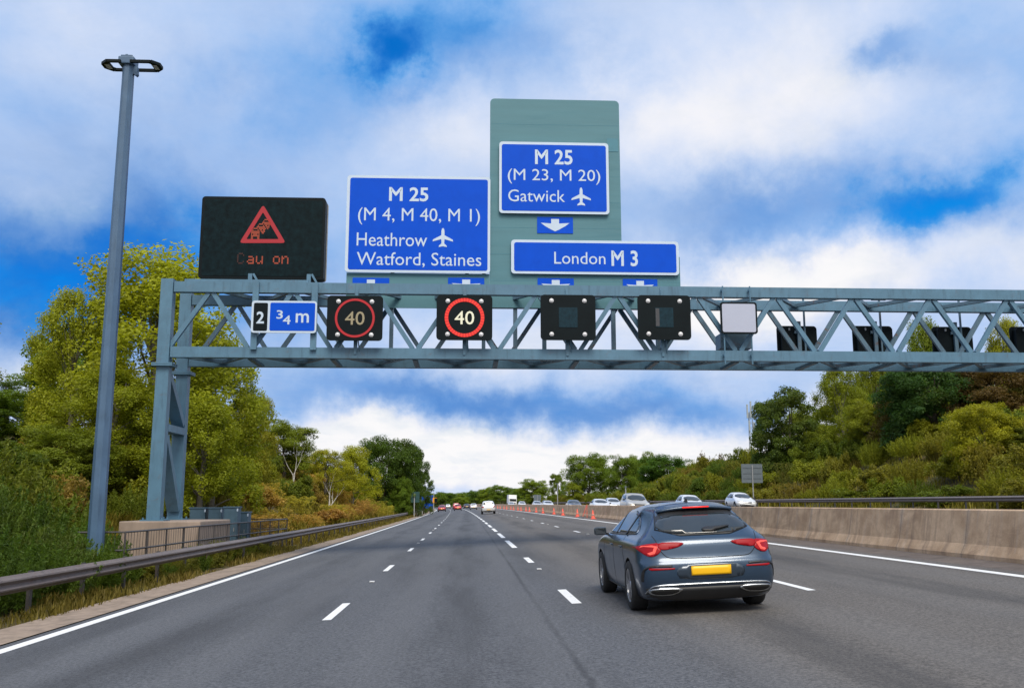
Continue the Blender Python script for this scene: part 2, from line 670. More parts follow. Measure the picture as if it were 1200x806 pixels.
def strip_mb(mb, a, b, y0, y1, dz, nx=1):
    ys = ystations(y0, y1)
    vs, fs = [], []
    for y in ys:
        for i in range(nx + 1):
            xl = a + (b - a) * i / nx
            x = xl + bend(y)
            vs.append((x, y, xl * CROSS + dz))
    w = nx + 1
    for j in range(len(ys) - 1):
        for i in range(nx):
            fs.append((j * w + i, j * w + i + 1, (j + 1) * w + i + 1, (j + 1) * w + i))
    mb.add(vs, fs)


def strip(name, a, b, y0, y1, dz, mat, label=None):
    mb = MB()
    strip_mb(mb, a, b, y0, y1, dz)
    o = mb.build(name, M[mat])
    o['kind'] = 'structure'
    return o


xs = [-600, -300, -160, -100, -70, -50, -40, -34, -30, -26, -23, -20, -18, -16, -14.5, -13, -12, -11, -10, -9, 0, 10, 20, 29,
      30, 31, 32, 33.5, 35, 37, 39, 42, 46, 52, 60, 75, 100, 150, 300, 600]
ys = [-300, -150, -80] + [-60 + 3.0 * i for i in range(0, 110)] + [275 + 10 * i for i in range(40)] + [700, 850, 1100, 1600, 2600, 4000]
mb = MB()
vs, fs = [], []
for y in ys:
    for xl in xs:
        x = xl + (bend(y) if y < 700 else bend(700))
        yy = min(y, 700)
        vs.append((x, y, gz(xl + bend(yy), yy) - .07))
w = len(xs)
for j in range(len(ys) - 1):
    for i in range(w - 1):
        fs.append((j * w + i, j * w + i + 1, (j + 1) * w + i + 1, (j + 1) * w + i))
mb.add(vs, fs)
tag(mb.build('ground', M['soil_and_turf'], smooth=True), None, None, kind='structure')

YE = 640
strip('road', -6.05, 9.35, -90, YE, 0.0, 'asphalt')
strip('road_margin', 9.35, 10.3, -90, YE, -.004, 'margin_tar')
strip('opposite_road', 11.2, 27.2, -90, YE, -.004, 'asphalt')
strip('verge_strip', -6.95, -6.05, -90, YE, .015, 'verge_strip')

mb = MB()
strip_mb(mb, -5.88, -5.68, -90, YE, .004)              # near side edge line
strip_mb(mb, 8.83, 9.03, -90, YE, .004)                # off side edge line
strip_mb(mb, 11.75, 11.95, -90, YE, .004)
strip_mb(mb, 26.2, 26.4, -90, YE, .004)
L1, L2, L3 = -2.0, 1.66, 5.31
for k in range(-8, 46):
    y = 14.25 + 10.1 * k
    strip_mb(mb, L1 - .065, L1 + .065, y, y + 2.35, .004)
    y = 14.75 + 10.1 * k
    if k < 2:
        strip_mb(mb, L2 - .075, L2 + .075, y, y + 2.35, .004)
    y = 14.9 + 10.1 * k
    strip_mb(mb, L3 - .065, L3 + .065, y, y + 2.35, .004)
    for lx in (15.4, 19.05, 22.7):
        strip_mb(mb, lx - .06, lx + .06, y + 3, y + 5.3, .004)
for k in range(44):
    y = 33.2 + 9.6 * k
    strip_mb(mb, L2 - .09, L2 + .09, y, y + 6.4, .004)
tag(mb.build('road_markings', M['road_paint']), None, None, kind='structure')

# reflecting road studs between the dashes
proto = None
for lx, ph in ((L1, 21.0), (L2, 22.3), (L3, 22.0)):
    for k in range(0, 3):
        y = ph + 10.1 * 2 * k - 0
        if lx == L2 and k > 0:
            continue
        if proto is None:
            mb = MB()
            mb.box((0, 0, .012), (.10, .13, .02), bev=.006)
            mb.box((0, -.075, .018), (.07, .02, .014))
            proto = o = mb.build('road_stud', M['stud_white'])
        else:
            o = proto.copy()
            COL.objects.link(o)
        o.location = (lx + bend(y), y, lx * CROSS + .002)
        tag(o, 'small pale reflecting stud set in the asphalt between two white dashes', 'road stud', 'road studs between the lane dashes')

# ------------------------------------------------------------------ concrete barrier between the carriageways
prof = [(-.37, -.08), (-.37, .06), (-.30, .20), (-.27, .26), (-.17, .84), (-.15, .94), (-.12, .965),
        (.12, .965), (.15, .94), (.17, .84), (.27, .26), (.30, .20), (.37, .06), (.37, -.08)]
mb = MB()
vs, fs = [], []
ysb = ystations(-90, 560)
for y in ysb:
    for dx, z in prof:
        xl = 10.62
        vs.append((xl + bend(y) + dx, y, xl * CROSS + z))
n = len(prof)
for j in range(len(ysb) - 1):
    for i in range(n - 1):
        fs.append((j * n + i, j * n + i + 1, (j + 1) * n + i + 1, (j + 1) * n + i))
fs += [tuple(range(n)), tuple(range((len(ysb) - 1) * n, len(ysb) * n))[::-1]]
mb.add(vs, fs)
tag(mb.build('concrete_barrier', M['barrier_concrete']), 'long stained brown concrete barrier between the two carriageways', 'barrier')


# ------------------------------------------------------------------ steel guardrails
def guardrail(xl, y0, y1, face, ztop, step0, label, corr=.31):
    root = thing('guardrail', label, 'guardrail', (xl + bend(y0), y0, xl * CROSS))
    # corrugated beam profile: (towards the road, height)
    p = [(.0, 0), (.028, -.03), (.075, -.062), (.083, -.09), (.03, -.135), (.012, -.155), (.03, -.175), (.083, -.22), (.075, -.248), (.028, -.28), (.0, -.31)]
    p = p + [(a - .006, b) for a, b in p[::-1]]
    ysr = ystations(y0, y1)
    vs, fs = [], []
    for y in ysr:
        for a, b in p:
            vs.append((xl + bend(y) + a * face, y, xl * CROSS + ztop + b))
    n = len(p)
    for j in range(len(ysr) - 1):
        for i in range(n):
            fs.append((j * n + i, j * n + (i + 1) % n, (j + 1) * n + (i + 1) % n, (j + 1) * n + i))
    fs += [tuple(range(n)), tuple(range((len(ysr) - 1) * n, len(ysr) * n))]
    MB().add(vs, fs).build('rail', M['rail_steel'], root)
    y, i, post = y0 + 1.2, 0, None
    while y < y1 and i < 98:
        if post is None:
            b = MB()
            b.box((-.07 * face, 0, -.15 + (ztop - .06) / 2 + .05), (.06, .11, ztop - .06 + .35))
            b.box((-.015 * face, 0, ztop - .155), (.07, .09, .16))
            post = o = b.build('post', M['post_steel'], root, world=False)
        else:
            o = post.copy()
            COL.objects.link(o)
        o.location = (bend(y) - bend(y0), y - y0, 0)
        y += step0 if y < 110 else step0 * 1.6
        i += 1
    return root


guardrail(-7.75, -12, 330, 1, .70, 2.4, 'brown steel guardrail along the grassy verge in front of the gantry plinth')
guardrail(28.0, -12, 330, -1, .70, 3.2, 'thin steel guardrail at the foot of the overgrown bank beyond the concrete barrier')

# ------------------------------------------------------------------ gantry
GY0, GY1 = 32.0, 34.15
ZT = P(548, 334, GY0).z
CH = .36
ZBT = P(548, 409, GY0).z         # top of the bottom chord
ZB0 = ZBT - CH
XLEG = -10.12
XEND = 30.4
PZ = P(190, 610, GY0).z          # top of the plinth

gan = thing('sign_gantry', 'long blue grey steel lattice gantry spanning the motorway on a braced two-post leg', 'gantry', (XLEG, 33.1, PZ))
G, GW = M['gantry_steel'], M['gantry_steel_worn']


def gbar(name, p, q, w, h, mat=G, up=(0, 0, 1)):
    return MB().bar(p, q, w, h, up).build(name, mat, gan)


for y, nm in ((GY0, 'chord'), (GY1, 'chord')):
    gbar('chord', (XLEG + .2, y, ZT - CH / 2), (XEND, y, ZT - CH / 2), .26, CH - .004)
    gbar('chord', (XLEG + .2, y, ZB0 + CH / 2), (XEND, y, ZB0 + CH / 2), .26, CH - .004)
# legs
for xb in (XLEG, XEND + .2):
    zb = PZ if xb < 0 else xb * CROSS - .3
    for y in (GY0, GY1):
        mb = MB()
        mb.bar((xb - .02, y, zb + .04), (xb + .0, y, ZB0 - .30), .43, .36, (0, 1, 0), taper=.95)
        mb.box((xb, y, zb + .02), (.75, .70, .045))
        mb.box((xb, y, ZB0 - .285), (.68, .6, .05))
        mb.box((xb, y, ZB0 - .225), (.68, .6, .05))
        mb.bar((xb - .02, y, ZB0 - .20), (xb - .02, y, ZT + .08), .40, .36, (0, 1, 0))
        for sx in (-.30, .30):
            for sy in (-.28, .28):
                mb.lathe([(.001, 0), (.03, 0), (.03, .06), (.001, .06)], 'z', 6, (xb + sx, y + sy, zb + .045))
        mb.build('leg', G, gan)
    hz = ZB0 - .3 - zb
    zm = zb + hz * .60
    gbar('leg_brace', (xb, GY0 + .18, zm), (xb, GY1 - .18, zm), .42, .24)
    gbar('leg_brace', (xb, GY0 + .2, ZB0 - .6), (xb, GY1 - .22, zm + .25), .40, .24)
    gbar('leg_brace', (xb, GY0 + .2, zm - .3), (xb, GY1 - .22, zb + .35), .40, .24)
# lattice
xa = P(248, 340, GY0).x
xz = P(1180, 340, GY0).x
per = (xz - xa) / 10.0
tops = [xa + per * i for i in range(0, 16) if xa + per * i < XEND - .3]
for y, mat, off in ((GY0, G, 0.0), (GY1, GW, .35)):
    for i, xt in enumerate(tops):
        xt += off
        for s in (-1, 1):
            xb = xt + s * per * .5
            if xb < XLEG or xb > XEND + .1:
                continue
            gbar('diagonal', (xt + s * .07, y, ZT - CH - .0), (xb - s * .09, y, ZBT), .13 if y == GY0 else .12, .15, mat, (1, 0, 0))
for i, xt in enumerate(tops):
    y0, y1 = GY0 + .13, GY1 - .13
    s = 1 if i % 2 else -1
    gbar('top_brace', (xt, y0, ZT - .2), (xt + per * .5, y1, ZT - .2), .12, .12, GW)
    gbar('top_brace', (xt + per * .5, y1, ZT - .2), (min(XEND, xt + per), y0, ZT - .2), .12, .12, GW)
    gbar('bottom_brace', (xt - per * .5, y0, ZB0 + .15), (xt, y1, ZB0 + .15), .14, .12, GW)
    gbar('bottom_brace', (xt, y1, ZB0 + .15), (xt + per * .5, y0, ZB0 + .15), .14, .12, GW)
    gbar('bottom_brace', (xt + per * .5 - .02, y0, ZB0 + .02), (xt + per * .5 - .02, y1, ZB0 + .02), .16, .1, GW)
# joint plates with bolts under the chord
for px in (460, 640, 822, 1030):
    xj = P(px, 345, GY0).x
    mb = MB()
    mb.box((xj, GY0, ZT - CH - .012), (.5, .22, .024))
    mb.box((xj, GY0, ZB0 - .012), (.42, .22, .024))
    for k in (-.15, 0, .15):
        mb.box((xj + k, GY0, ZB0 - .045), (.05, .05, .045))
    mb.build('joint_plate', GW, gan)
# cable tray along the truss
gbar('cable_tray', (XLEG + .4, 33.3, ZBT - .1), (XEND - .3, 33.3, ZBT - .1), .3, .08, GW)

# ------------------------------------------------------------------ plinth, cabinets, pipe railing, lamp column
x0, x1 = -10.95, -8.42
mb = MB()
zg = -9 * CROSS - .25
mb.box(((x0 + x1) / 2, 33.05, (zg + PZ) / 2), (x1 - x0, 3.9, PZ - zg), bev=.04)
for k in range(7):
    mb.box((x0 + .3 + k * (x1 - x0 - .6) / 6, 31.1, (zg + PZ) / 2 - .1), (.035, .03, PZ - zg - .35))
pl = mb.build('gantry_plinth', M['plinth_concrete'])
tag(pl, 'pale concrete block carrying the leg of the gantry', 'plinth')

for k, (pa, pb, pt, yy, lab) in enumerate(((222, 241, 595, 37.0, 'low blue grey steel cabinet closest to the gantry leg'),
                                           (244, 260, 595, 37.0, 'blue grey steel cabinet with pale edge, second from the gantry leg'),
                                           (262, 279, 594, 36.4, 'tallest blue grey steel cabinet reaching down behind the pipe railing'),
                                           (280, 291, 600, 37.6, 'small narrow blue grey cabinet at the far end of the cabinet row'))):
    a, b = P(pa, pt, yy).x, P(pb, pt, yy).x
    zt = P(pa, pt, yy).z
    zb = gz(a, yy) - .1
    root = thing('control_cabinet', lab, 'cabinet', ((a + b) / 2, yy, zb), 'roadside cabinets beside the gantry')
    MB().box(((a + b) / 2, yy + .3, (zt + zb) / 2), (b - a - .03, .6, zt - zb - .03), bev=.012).build('body', M['cabinet_blue'], root)
    mb = MB()
    mb.box(((a + b) / 2, yy + .3, zt), (b - a + .03, .66, .05), bev=.01)
    mb.build('lid', M['cabinet_blue'], root)
    mb = MB()
    mb.box(((a + b) / 2 - .02, yy - .012, (zt + zb) / 2 + .05), (b - a - .14, .02, zt - zb - .3), bev=.006)
    d = mb.build('door', M['cabinet_blue'], root)
    MB().box((b - .12, yy - .032, (zt + zb) / 2 + .15), (.03, .03, .14)).build('handle', M['galvanised'], d)
    mb = MB()
    mb.box((b - .012, yy - .012, zt - .1), (.05, .03, .1))
    mb.build('notice', M['sign_white'], root)

hr = thing('pipe_railing', 'thin dark pipe railing behind the guardrail around the concrete plinth and cabinets', 'railing', (-8.45, 24.5, -.4))
pts = [(-9.6, 24.3), (-8.45, 24.5), (-8.42, 31), (-8.4, 38), (-8.3, 45.2), (-10.6, 45.4)]
for zz in (.86, .42):
    mb = MB()
    for a, b in zip(pts, pts[1:]):
        mb.tube([(a[0], a[1], zz), (b[0], b[1], zz)], .024, 8)
    mb.build('rail', M['post_steel'], hr)
mb = None
for a, b in zip(pts, pts[1:]):
    n = max(1, round(math.hypot(b[0] - a[0], b[1] - a[1]) / 1.75))
    for k in range(n):
        t = k / n
        x, y = a[0] + (b[0] - a[0]) * t, a[1] + (b[1] - a[1]) * t
        MB().tube([(x, y, -.55), (x, y, .87)], .026, 8).build('post', M['post_steel'], hr)
mb = MB()
for a, b in zip(pts, pts[1:]):
    n = max(1, round(math.hypot(b[0] - a[0], b[1] - a[1]) / .22))
    for k in range(n):
        t = k / n
        x, y = a[0] + (b[0] - a[0]) * t, a[1] + (b[1] - a[1]) * t
        mb.bar((x, y, -.2), (x, y, .86), .009, .009)
mb.build('infill_bars', M['post_steel'], hr)

LY = 24.0
lx, lz = P(113.5, 612, LY).x, -.3
ltop = P(147, 78, LY).z
lc = thing('lamp_column', 'tall tapering octagonal blue grey lamp column with a twin flat ring lantern head', 'street lamp', (lx, LY, lz))
mb = MB()
vs, fs = [], []
hs = [(0, .195), (.6, .195), (ltop - lz, .148)]
mb.lathe([(.205, -.3)] + [(r, h) for h, r in hs] + [(.0, ltop - lz)], 'z', 8)
mb.v = [(x * math.cos(PI / 8) - y * math.sin(PI / 8), x * math.sin(PI / 8) + y * math.cos(PI / 8), z) for x, y, z in mb.v]
mb.build('column', M['lamp_steel'], lc, world=False)
mb = MB()
mb.box((0, 0, .005), (.5, .5, .03))
mb.build('base_plate', M['lamp_steel'], lc, world=False)
h = ltop - lz
mb = MB()
mb.box((-.02, 0, h + .10), (.40, .40, .2), bev=.03)
mb.box((-.02, 0, h + .22), (.30, .34, .06), bev=.02)
mb.box((-.05, -.05, h + .27), (.06, .06, .07))
mb.plate([(.0, h - .12), (.22, h - .28), (.26, h - .24), (.24, h - .02), (.0, h)], -.06, .06)
mb.build('bracket', M['lamp_steel'], lc, world=False)
for s, ln in ((-1, .62), (1, .80)):
    mb = MB()
    # a flat ring: two side arms that meet in a pointed nose
    for yy in (-.26, .26):
        mb.bar((s * .12, yy, h + .02), (s * (ln - .16), yy, h + .02), .075, .07)
        mb.bar((s * (ln - .17), yy, h + .02), (s * ln, yy * .35, h + .02), .11, .075)
    mb.bar((s * ln, -.12, h + .02), (s * ln, .12, h + .02), .10, .075)
    mb.box((s * (ln - .10), 0, h + .015), (.16, .34, .05), bev=.01)
    lt = mb.build('lantern', M['black_housing'], lc, world=False)
    MB().box((s * (ln - .10), 0, h - .014), (.12, .26, .012)).build('diffuser', M['light_glass'], lt, world=False)
# ------------------------------------------------------------------ signs on the gantry
def rx(px0, px1, py0, py1, y):
    """rectangle on the plane at depth y through the four picture edges"""
    cx, cy = (px0 + px1) / 2, (py0 + py1) / 2
    return P(px0, cy, y).x, P(px1, cy, y).x, P(cx, py1, y).z, P(cx, py0, y).z


def panel(name, mat, parent, px, y, r=.08, th=.05, inset=0.0):
    x0, x1, z0, z1 = rx(*px, y)
    mb = MB()
    mb.plate(roundrect(x0 + inset, x1 - inset, z0 + inset, z1 - inset, r), y, y + th)
    return mb.build(name, M[mat], parent)


def legend(parent, body, px, y, mat='sign_white', bold=0.0, name='lettering'):
    x0, x1, z0, z1 = rx(*px, y)
    mb = text_mesh(body, x0, x1, z0, z1, y, bold=bold)
    # one mesh per word
    par = list(range(len(mb.v)))

    def find(i):
        while par[i] != i:
            par[i] = par[par[i]]
            i = par[i]
        return i
    for f_ in mb.f:
        for i in f_[1:]:
            par[find(i)] = find(f_[0])
    ext = {}
    for i, v in enumerate(mb.v):
        r_ = find(i)
        a, b = ext.get(r_, (1e9, -1e9))
        ext[r_] = (min(a, v[0]), max(b, v[0]))
    words_, cur = [], None
    for r_, (a, b) in sorted(ext.items(), key=lambda t: t[1]):
        if cur is None or a - cur[1] > (z1 - z0) * .13:
            cur = [[], b]
            words_.append(cur)
        cur[0].append(r_)
        cur[1] = max(cur[1], b)
    o = None
    for ws, _ in words_:
        keep = {}
        wm = MB()
        for i, v in enumerate(mb.v):
            if find(i) in ws:
                keep[i] = len(wm.v)
                wm.v.append(v)
        for f_ in mb.f:
            if f_[0] in keep:
                wm.f.append([keep[i] for i in f_])
                wm.mi.append(0)
        o = wm.build(name, M[mat], parent, fixn=False)
    return o


PLANE = [(.0, 1.0), (.055, .93), (.075, .84), (.08, .62), (.48, .40), (.50, .30), (.08, .42), (.065, .20), (.19, .09), (.20, .02), (.0, .06)]
PLANE = PLANE + [(-x, z) for x, z in PLANE[-2:0:-1]]


def airplane(parent, px, y, mat='sign_white'):
    x0, x1, z0, z1 = rx(*px, y)
    pts = [((x0 + x1) / 2 + a * (x1 - x0), z0 + b * (z1 - z0)) for a, b in PLANE]
    tri = mgeo.tessellate_polygon([[Vector((a, b, 0)) for a, b in pts]])
    mb = MB()
    mb.add([(a, y, b) for a, b in pts], [tuple(t) for t in tri])
    return mb.build('airplane_symbol', M[mat], parent, fixn=False)


def arrow_panel(parent, px, y):
    x0, x1, z0, z1 = rx(*px, y)
    o = panel('arrow_panel', 'sign_blue', parent, px, y, r=.012, th=.02)
    w, h, cx = x1 - x0, z1 - z0, (x0 + x1) / 2
    pts = [(-.11, .88), (.11, .88), (.11, .60), (.40, .64), (.28, .44), (.12, .24), (.0, .12), (-.12, .24), (-.28, .44), (-.40, .64), (-.11, .60)]
    pts = [(cx + a * w, z0 + b * h) for a, b in pts]
    tri = mgeo.tessellate_polygon([[Vector((a, b, 0)) for a, b in pts]])
    MB().add([(a, y - .004, b) for a, b in pts], [tuple(t) for t in tri]).build('arrow', M['sign_white'], o, fixn=False)
    return o


def base_of(px0, px1, py, y):
    a = P((px0 + px1) / 2, py, y)
    return (a.x, y, a.z)


SY = 33.0
# backing boards
bb = thing('backing_board', 'tall plain teal board standing above the gantry behind the blue signs', 'sign board', base_of(575, 797, 361, SY + .12))
yb = SY + .12
x0, x1, z0, z1 = rx(574, 726, 117, 361, yb)
xL = P(405, 340, yb).x
zl = P(480, 318, yb).z
x9 = P(797, 320, yb).x
z9 = P(700, 300, yb).z
x1 = P(727.5, 240, yb).x
r = .16
mb = MB()
# three flat boards that butt together
mb.plate([(x0, z9), (x0, z1 - r)] + [(x0 + r - r * math.cos(a), z1 - r + r * math.sin(a)) for a in (.4, .8, 1.2)] + [(x0 + r, z1), (x1 - r, z1)] +
         [(x1 - r + r * math.sin(a), z1 - r + r * math.cos(a)) for a in (.4, .8, 1.2)] + [(x1, z1 - r), (x1, z9)], yb, yb + .04)
mb.plate([(x0, z0), (x0, z9 - .004), (x9, z9 - .004), (x9, z0)], yb, yb + .04)
mb.build('board', M['sign_teal'], bb)
mb = MB()
for k in range(1, 8):
    zz = z0 + (z1 - z0) * k / 8
    xe = x1 if zz > z9 else x9
    mb.box(((x0 + xe) / 2, yb - .001, zz), (xe - x0 - .06, .004, .012))
mb.build('board_seams', M['sign_teal_patch'], bb)
xa_, xb_, za_, zb_ = rx(711.5, 724, 162.5, 178, yb - .008)
MB().box(((xa_ + xb_) / 2, yb - .006, (za_ + zb_) / 2), (xb_ - xa_, .01, zb_ - za_)).build('repair_patch', M['sign_teal_patch'], bb)
arrow_panel(bb, (629.5, 671.5, 254.5, 273.5), yb - .022)
arrow_panel(bb, (630, 672.5, 326, 344), yb - .022)
arrow_panel(bb, (730, 770.5, 327, 345), yb - .022)
for px in (604, 638, 719, 771):
    a = P(px, 350, yb).x
    MB().bar((a, yb + .16, ZBT + .0), (a, yb + .16, P(px, 300, yb).z), .14, .2, (0, 1, 0)).build('post', M['gantry_steel_worn'], bb)

ds = thing('direction_sign', 'large square blue motorway sign reading M25 for Heathrow, Watford and Staines', 'road sign', base_of(405, 575, 361, SY), 'blue direction signs on the gantry')
panel('border', 'sign_white', ds, (405.5, 574.5, 206.5, 319.5), SY, r=.12)
panel('face', 'sign_blue', ds, (409, 571.5, 209.5, 316.5), SY - .008, r=.08, th=.007)
f = SY - .014
legend(ds, 'M 25', (456, 502, 219.5, 236), f, bold=.022)
legend(ds, '(M 4, M 40, M 1)', (419.5, 562.5, 244, 264), f, bold=.0)
legend(ds, 'Heathrow', (418, 500.5, 273, 288.5), f, bold=.0)
airplane(ds, (507, 531, 267, 290), f)
legend(ds, 'Watford, Staines', (418, 564, 296, 313.5), f, bold=.0)
x0, x1, z0, z1 = rx(405.5, 573.5, 320, 361, yb)
MB().plate([(x0, z0), (x0, z1 - .01), (x1, z1 - .01), (x1, z0)], yb, yb + .04).build('backing_strip', M['sign_teal'], ds)
arrow_panel(ds, (413, 456, 325.5, 343.5), yb - .022)
arrow_panel(ds, (525, 567.5, 325.5, 343.5), yb - .022)
for px in (459, 547, 567):
    a = P(px, 350, yb).x
    MB().bar((a, yb + .16, ZBT), (a, yb + .16, P(px, 215, yb).z), .13, .2, (0, 1, 0)).build('post', M['gantry_steel_worn'], ds)

d2 = thing('direction_sign', 'blue sign reading M25 and Gatwick on the upper part of the tall teal board', 'road sign', base_of(585, 713, 251, SY), 'blue direction signs on the gantry')
panel('border', 'sign_white', d2, (585, 713.5, 167, 250.5), SY, r=.12)
panel('face', 'sign_blue', d2, (588, 710.5, 170, 247.5), SY - .008, r=.08, th=.007)
legend(d2, 'M 25', (627, 671, 175.5, 193), f, bold=.022)
legend(d2, '(M 23, M 20)', (595, 703.5, 198.5, 216), f, bold=.0)
legend(d2, 'Gatwick', (595.5, 662, 222.5, 236.5), f, bold=.0)
airplane(d2, (669.5, 692.5, 219.5, 241.5), f)

d3 = thing('direction_sign', 'long low blue sign reading London M3 at the foot of the teal board', 'road sign', base_of(599, 795, 322, SY), 'blue direction signs on the gantry')
panel('border', 'sign_white', d3, (599, 795.5, 282, 321.5), SY, r=.12)
panel('face', 'sign_blue', d3, (602.5, 792.5, 285, 318.5), SY - .008, r=.08, th=.007)
legend(d3, 'London', (649.5, 709.5, 295.5, 309.5), f, bold=.0)
legend(d3, 'M 3', (716.5, 747.5, 293.5, 312), f, bold=.022)

# ------------------------------------------------------------------ LED message sign
FONT = {
    'C': ['.###.', '#...#', '#....', '#....', '#....', '#...#', '.###.'],
    'a': ['.....', '.....', '.###.', '....#', '.####', '#...#', '.####'],
    'u': ['.....', '.....', '#...#', '#...#', '#...#', '#..##', '.##.#'],
    'o': ['.....', '.....', '.###.', '#...#', '#...#', '#...#', '.###.'],
    'n': ['.....', '.....', '#.##.', '##..#', '#...#', '#...#', '#...#'],
}
VY = 32.9
vm = thing('message_sign', 'big black matrix sign showing a red warning triangle above the letters Cau on', 'message sign', base_of(235, 380, 326, VY))
x0, x1, z0, z1 = rx(234.5, 380.5, 231, 327, VY)
mb = MB()
mb.plate(roundrect(x0, x1, z0, z1, .12), VY, VY + .45)
mb.build('housing', M['black_housing'], vm)
panel('display', 'led_panel', vm, (238, 377, 234.5, 323.5), VY - .012, r=.08, th=.01)
mb = MB()
mb.plate(roundrect(x0 + .05, x1 + .03, z0 + .02, z1 - .06, .1), VY + .46, VY + .5)
mb.build('rear_casing', M['galvanised'], vm)
ap, bl, br = P(308.5, 240, VY), P(280.5, 285, VY), P(335, 285, VY)
fy = VY - .02
tri_o = [(ap.x, ap.z), (br.x, br.z), (bl.x, bl.z)]
mb = MB()
wd = .155
rr = .05


def tri_ring(k, rad):
    cx, cz = sum(p[0] for p in tri_o) / 3, sum(p[1] for p in tri_o) / 3
    vs = [Vector((cx + (p[0] - cx) * k, cz + (p[1] - cz) * k)) for p in tri_o]
    out = []
    for i in range(3):
        a, b, c = vs[i - 1], vs[i], vs[(i + 1) % 3]
        u, v = (a - b).normalized(), (c - b).normalized()
        p0, p1 = b + u * rad, b + v * rad
        for t in (0, .25, .5, .75, 1):
            out.append(p0 * (1 - t) ** 2 + b * 2 * t * (1 - t) + p1 * t * t)
    return out


ro, ri = tri_ring(1.0, .13), tri_ring(.70, .05)
n = len(ro)
mb.add([(p.x, fy, p.y) for p in ro] + [(p.x, fy, p.y) for p in ri], [(i, (i + 1) % n, n + (i + 1) % n, n + i) for i in range(n)])
mb.build('warning_triangle', M['led_red'], vm, fixn=False)
CARROWS = [
    '............####..',
    '...........#....#.',
    '..........########',
    '.......####.######',
    '......#....#.##.#.',
    '.....########.###.',
    '..####.#######.#..',
    '.#....#.##.##.....',
    '########.####.....',
    '########..##......',
    '#.####.#..........',
    '########..........',
    '##....##..........',
    '##....##..........',
]
mb = MB()
ca, cb = P(294, 281, VY), P(317.5, 257, VY)
dx, dz = (cb.x - ca.x) / 18, (cb.z - ca.z) / 14
for r_, row in enumerate(CARROWS):
    for c_, ch in enumerate(row):
        if ch == '#':
            x, z = ca.x + dx * (c_ + .5), cb.z - dz * (r_ + .5)
            mb.add([(x - dx * .44, fy, z - dz * .44), (x + dx * .44, fy, z - dz * .44), (x + dx * .44, fy, z + dz * .44), (x - dx * .44, fy, z + dz * .44)], [(0, 1, 2, 3)])
mb.build('queue_symbol', M['led_orange'], vm, fixn=False)
for ch, pa, mat in (('C', 278, 'led_faint'), ('a', 289.5, 'led_orange'), ('u', 300, 'led_orange'), ('o', 320, 'led_orange'), ('n', 330, 'led_orange')):
    mb = MB()
    x0, x1, z0, z1 = rx(pa, pa + 8.3, 296.5, 309.5, VY)
    dx, dz = (x1 - x0) / 5, (z1 - z0) / 7
    for r_, row in enumerate(FONT[ch]):
        for c_, q in enumerate(row):
            if q == '#':
                x, z = x0 + dx * (c_ + .5), z1 - dz * (r_ + .5)
                mb.add([(x - dx * .45, fy, z - dz * .45), (x + dx * .45, fy, z - dz * .45), (x + dx * .45, fy, z + dz * .45), (x - dx * .45, fy, z + dz * .45)], [(0, 1, 2, 3)])
    mb.build('letter', M[mat], vm, fixn=False)
# support frame on top of the gantry
zf = P(300, 325, VY - .5).z
for px in (292, 361):
    xx = P(px, 325, VY - .3).x
    mb = MB()
    mb.bar((xx, VY - .75, ZT + .02), (xx, VY + .9, ZT + .02), .12, .1)
    mb.bar((xx, VY - .1, ZT), (xx, VY - .1, ZT + .5), .14, .14, (0, 1, 0))
    mb.bar((xx + .1, VY - .12, ZT + .5), (xx + .42, VY - .12, ZT - .05), .07, .09, (0, 1, 0))
    mb.build('bracket', M['gantry_steel'], vm)
a, b = P(217, 326, VY - .45), P(362, 326, VY - .45)
MB().bar((a.x, VY - .45, ZT + .16), (b.x, VY - .45, ZT + .16), .1, .10).build('cross_rail', M['gantry_steel'], vm)
for px in (293, 362):
    xx = P(px, 350, 31.95).x
    MB().bar((xx + .22, 31.80, ZBT - .1), (xx + .22, 31.80, ZT - .02), .20, .08, (0, 1, 0)).build('hanger', M['gantry_steel'], vm)

# ------------------------------------------------------------------ distance plate
DY = 31.62
dp = thing('distance_sign', 'small black and blue plate reading 2 and 3/4 m on the gantry', 'road sign', base_of(295, 371, 390, DY))
panel('border', 'sign_white', dp, (294.5, 371, 352.5, 390), DY, r=.1)
panel('number_field', 'black_housing', dp, (297, 313.5, 354.8, 387.5), DY - .008, r=.05, th=.007)
panel('face', 'sign_blue', dp, (316.3, 369, 354.8, 387.5), DY - .008, r=.05, th=.007)
f2 = DY - .014
legend(dp, '2', (300.5, 309.5, 365, 379), f2, bold=.022)
legend(dp, '3', (324, 331.5, 363.5, 373.5), f2, bold=.012)
legend(dp, '4', (331.5, 340.5, 369.5, 380), f2, bold=.012)
a, b = P(327.5, 377, f2), P(336.5, 367.5, f2)
legend(dp, 'm', (346.5, 362, 367, 378), f2, bold=.012)

# ------------------------------------------------------------------ lane signals
AY = 31.5


